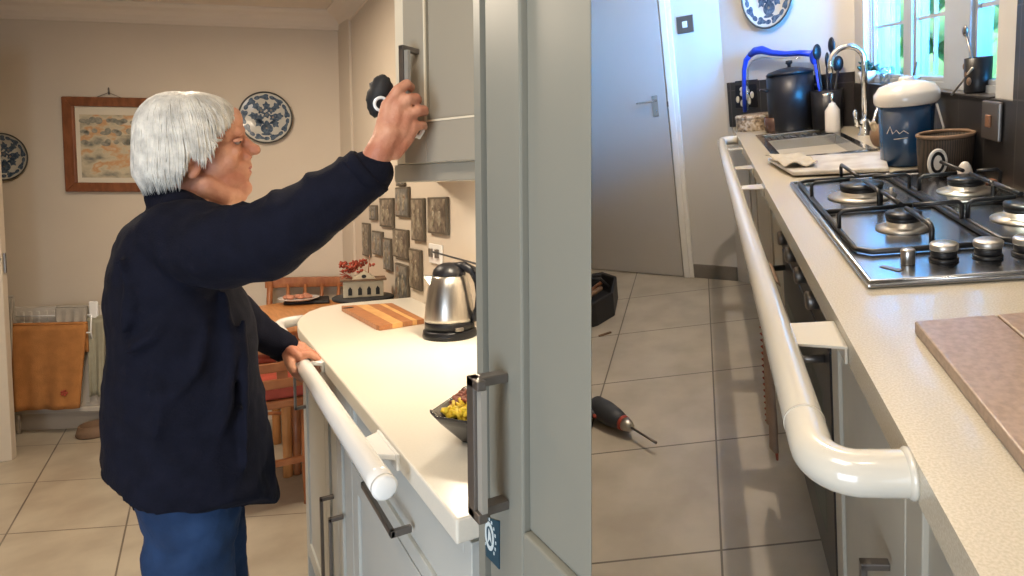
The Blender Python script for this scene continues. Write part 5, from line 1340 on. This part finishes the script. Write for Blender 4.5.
for k in range(4): obj('knob', MB().lathe([(.018, 0), (.018, .018), (.015, .022), (0, .022)], (XB - .002, 1.09 + .14 * k, .80), (-1, 0, 0), 24), 'gun', t)
d = obj('door', MB().box((XB - .002, .994, .20), (XB + .019, 1.616, .74)), 'black', t, bevel=.003)
obj('oven_window', MB().box((XB - .004, 1.07, .30), (XB - .001, 1.53, .62)), 'glass', d)
obj('handle', MB().tube([(XB, 1.05, .70), (XB - .045, 1.05, .70), (XB - .045, 1.57, .70), (XB, 1.57, .70)], .008, 12), 'gun', d)
# striped towel hanging over the oven handle
mb = MB().grid(lambda a, b: Vector((XB - .060 - .010 * math.sin(a * 7) * b, 1.40 + .14 * a, .712 - .46 * b)), 14, 18, .010, (-1, 0, 0))
mb.grid(lambda a, b: Vector((XB - .058 + .024 * b, 1.40 + .14 * a, .722 - .012 * (2 * b - 1) ** 2)), 8, 6, .006, (0, 0, 1))
tw = one('brown_towel', mb, 'brownrug', 'brown towel with red fringe hanging over the oven handle', 'towel')
mb = MB()
for k in range(24):
    z = .70 - .46 * k / 24; mb.tube([(XB - .066, 1.545, z), (XB - .076, 1.552, z - .006), (XB - .068, 1.547, z - .012)], .0035, 6)
for k in range(20): mb.tube([(XB - .064, 1.40 + .14 * k / 20, .252), (XB - .064, .0 + 1.404 + .14 * k / 20, .230)], .003, 6)
obj('red_fringe', mb, 'redfringe', tw, base=tw['_b'])

# drill on the floor
c_ = pz(600, 425, .03)
fl = lambda u, v, z=.03: pz(u, v, z)
t = thing('cordless_drill', 'dark cordless drill lying on the tiles, its bit pointing to the rail', 'drill', (fl(615, 425).x, fl(615, 425).y, 0))
A, B, Cc, Dd = fl(599, 408, .044), fl(627, 425, .044), fl(637, 433, .035), fl(663, 451, .030)
ax1_ = (B - A).normalized(); B = A + ax1_ * .145; Cc = A + ax1_ * .185; Dd = A + (Dd - A).normalized() * min((Dd - A).length, .36)
obj('motor_housing', MB().tube([A - ax1_ * .03, A - ax1_ * .02, A + ax1_ * .04, A + ax1_ * .10, B], [.026, .040, .043, .037, .027], 20), 'drillblue', t)
obj('collar', MB().tube([B, B + ax1_ * .014], [.028, .026], 20), 'drillred', t)
obj('chuck', MB().tube([B + ax1_ * .014, B + ax1_ * .03, B + ax1_ * .05], [.025, .023, .013], 20), 'alu', t)
obj('drill_bit', MB().tube([B + ax1_ * .05, B + ax1_ * .14, B + ax1_ * .18], [.0042, .0042, .005], 8), 'gun', t)
hv = Vector((-ax1_.y, ax1_.x, 0)); hv = -hv if hv.y > 0 else hv
hv = (hv * .8 - ax1_ * .35).normalized(); g0 = A + ax1_ * .03
obj('grip', MB().tube([g0, g0 + hv * .05, g0 + hv * .11], [.020, .017, .020], 14), 'drillblue', t)
obj('trigger', MB().ball(g0 + hv * .045 + ax1_ * .02, (.010, .012, .008), 10, 8), 'drillred', t)
obj('battery', MB().obox(g0 + hv * .13 + Vector((0, 0, -.004)), ax1_, hv, (0, 0, 1), .048, .024, .028), 'drillblue', t, bevel=.006)
obj('red_panel', MB().obox(g0 + Vector((0, 0, .022)) + ax1_ * .0, ax1_, hv, (0, 0, 1), .028, .008, .012), 'drillred', t, bevel=.003)
# tool bag at the partition
A = pz(592, 328, 0); B = pz(615, 316, 0); Cc = pz(614, 296, 0)
t = thing('tool_bag', 'black open tool bag on the tiles near the back wall', 'bag', (A.x, (A.y + B.y) / 2, 0))
p_ = [Vector((A.x - .16, A.y - .12, 0)), Vector((A.x + .03, A.y + .02, 0)), Vector((B.x, B.y, 0)), Vector((B.x - .015, B.y + .26, 0)), Vector((B.x - .11, B.y + .36, 0)), Vector((A.x - .20, B.y + .30, 0))]
cg_ = sum((q.copy() for q in p_), Vector()) / 6
h_ = .135
mb = MB()
n = len(p_)
out_b = [Vector((q.x, q.y, .0)) for q in p_]; out_t = [cg_ + (q - cg_) * 1.04 + Vector((0, 0, h_)) for q in p_]; in_t = [cg_ + (q - cg_) * .92 + Vector((0, 0, h_)) for q in p_]; in_b = [cg_ + (q - cg_) * .90 + Vector((0, 0, .03)) for q in p_]
vs = out_b + out_t + in_t + in_b; fs = [tuple(range(n))[::-1], tuple(range(3 * n, 4 * n))]
for r_i in range(3):
    for i in range(n): fs.append((r_i * n + i, r_i * n + (i + 1) % n, (r_i + 1) * n + (i + 1) % n, (r_i + 1) * n + i))
mb.add(vs, fs); obj('bag_shell', mb, 'blackm', t, bevel=.008, clip='R')
obj('carry_strap', MB().tube([cg_ + Vector((-.10, .0, h_)), cg_ + Vector((-.02, 0, h_ + .05)), cg_ + Vector((.05, .02, h_ + .045)), cg_ + Vector((.09, .03, h_ - .01))], .010, 8), 'blackm', t, clip='R')
obj('tool_handle', MB().chain([(cg_ + Vector((-.02, -.09, h_ - .02)), .016), (cg_ + Vector((.05, .0, h_ - .005)), .013)], 10), 'tan', t)
obj('tool_handle', MB().chain([(cg_ + Vector((-.02, -.02, h_ - .02)), .013), (cg_ + Vector((.04, .10, h_ - .005)), .011)], 10), 'framewood', t)
a = pz(599, 336, .004); b = pz(611, 332, .004)
one('wood_offcut', MB().bar(a, b, .012, .007), 'tan', 'small brown splinter on the tiles beside the tool bag', 'debris', bevel=.001)
ROOM = ROOM_L
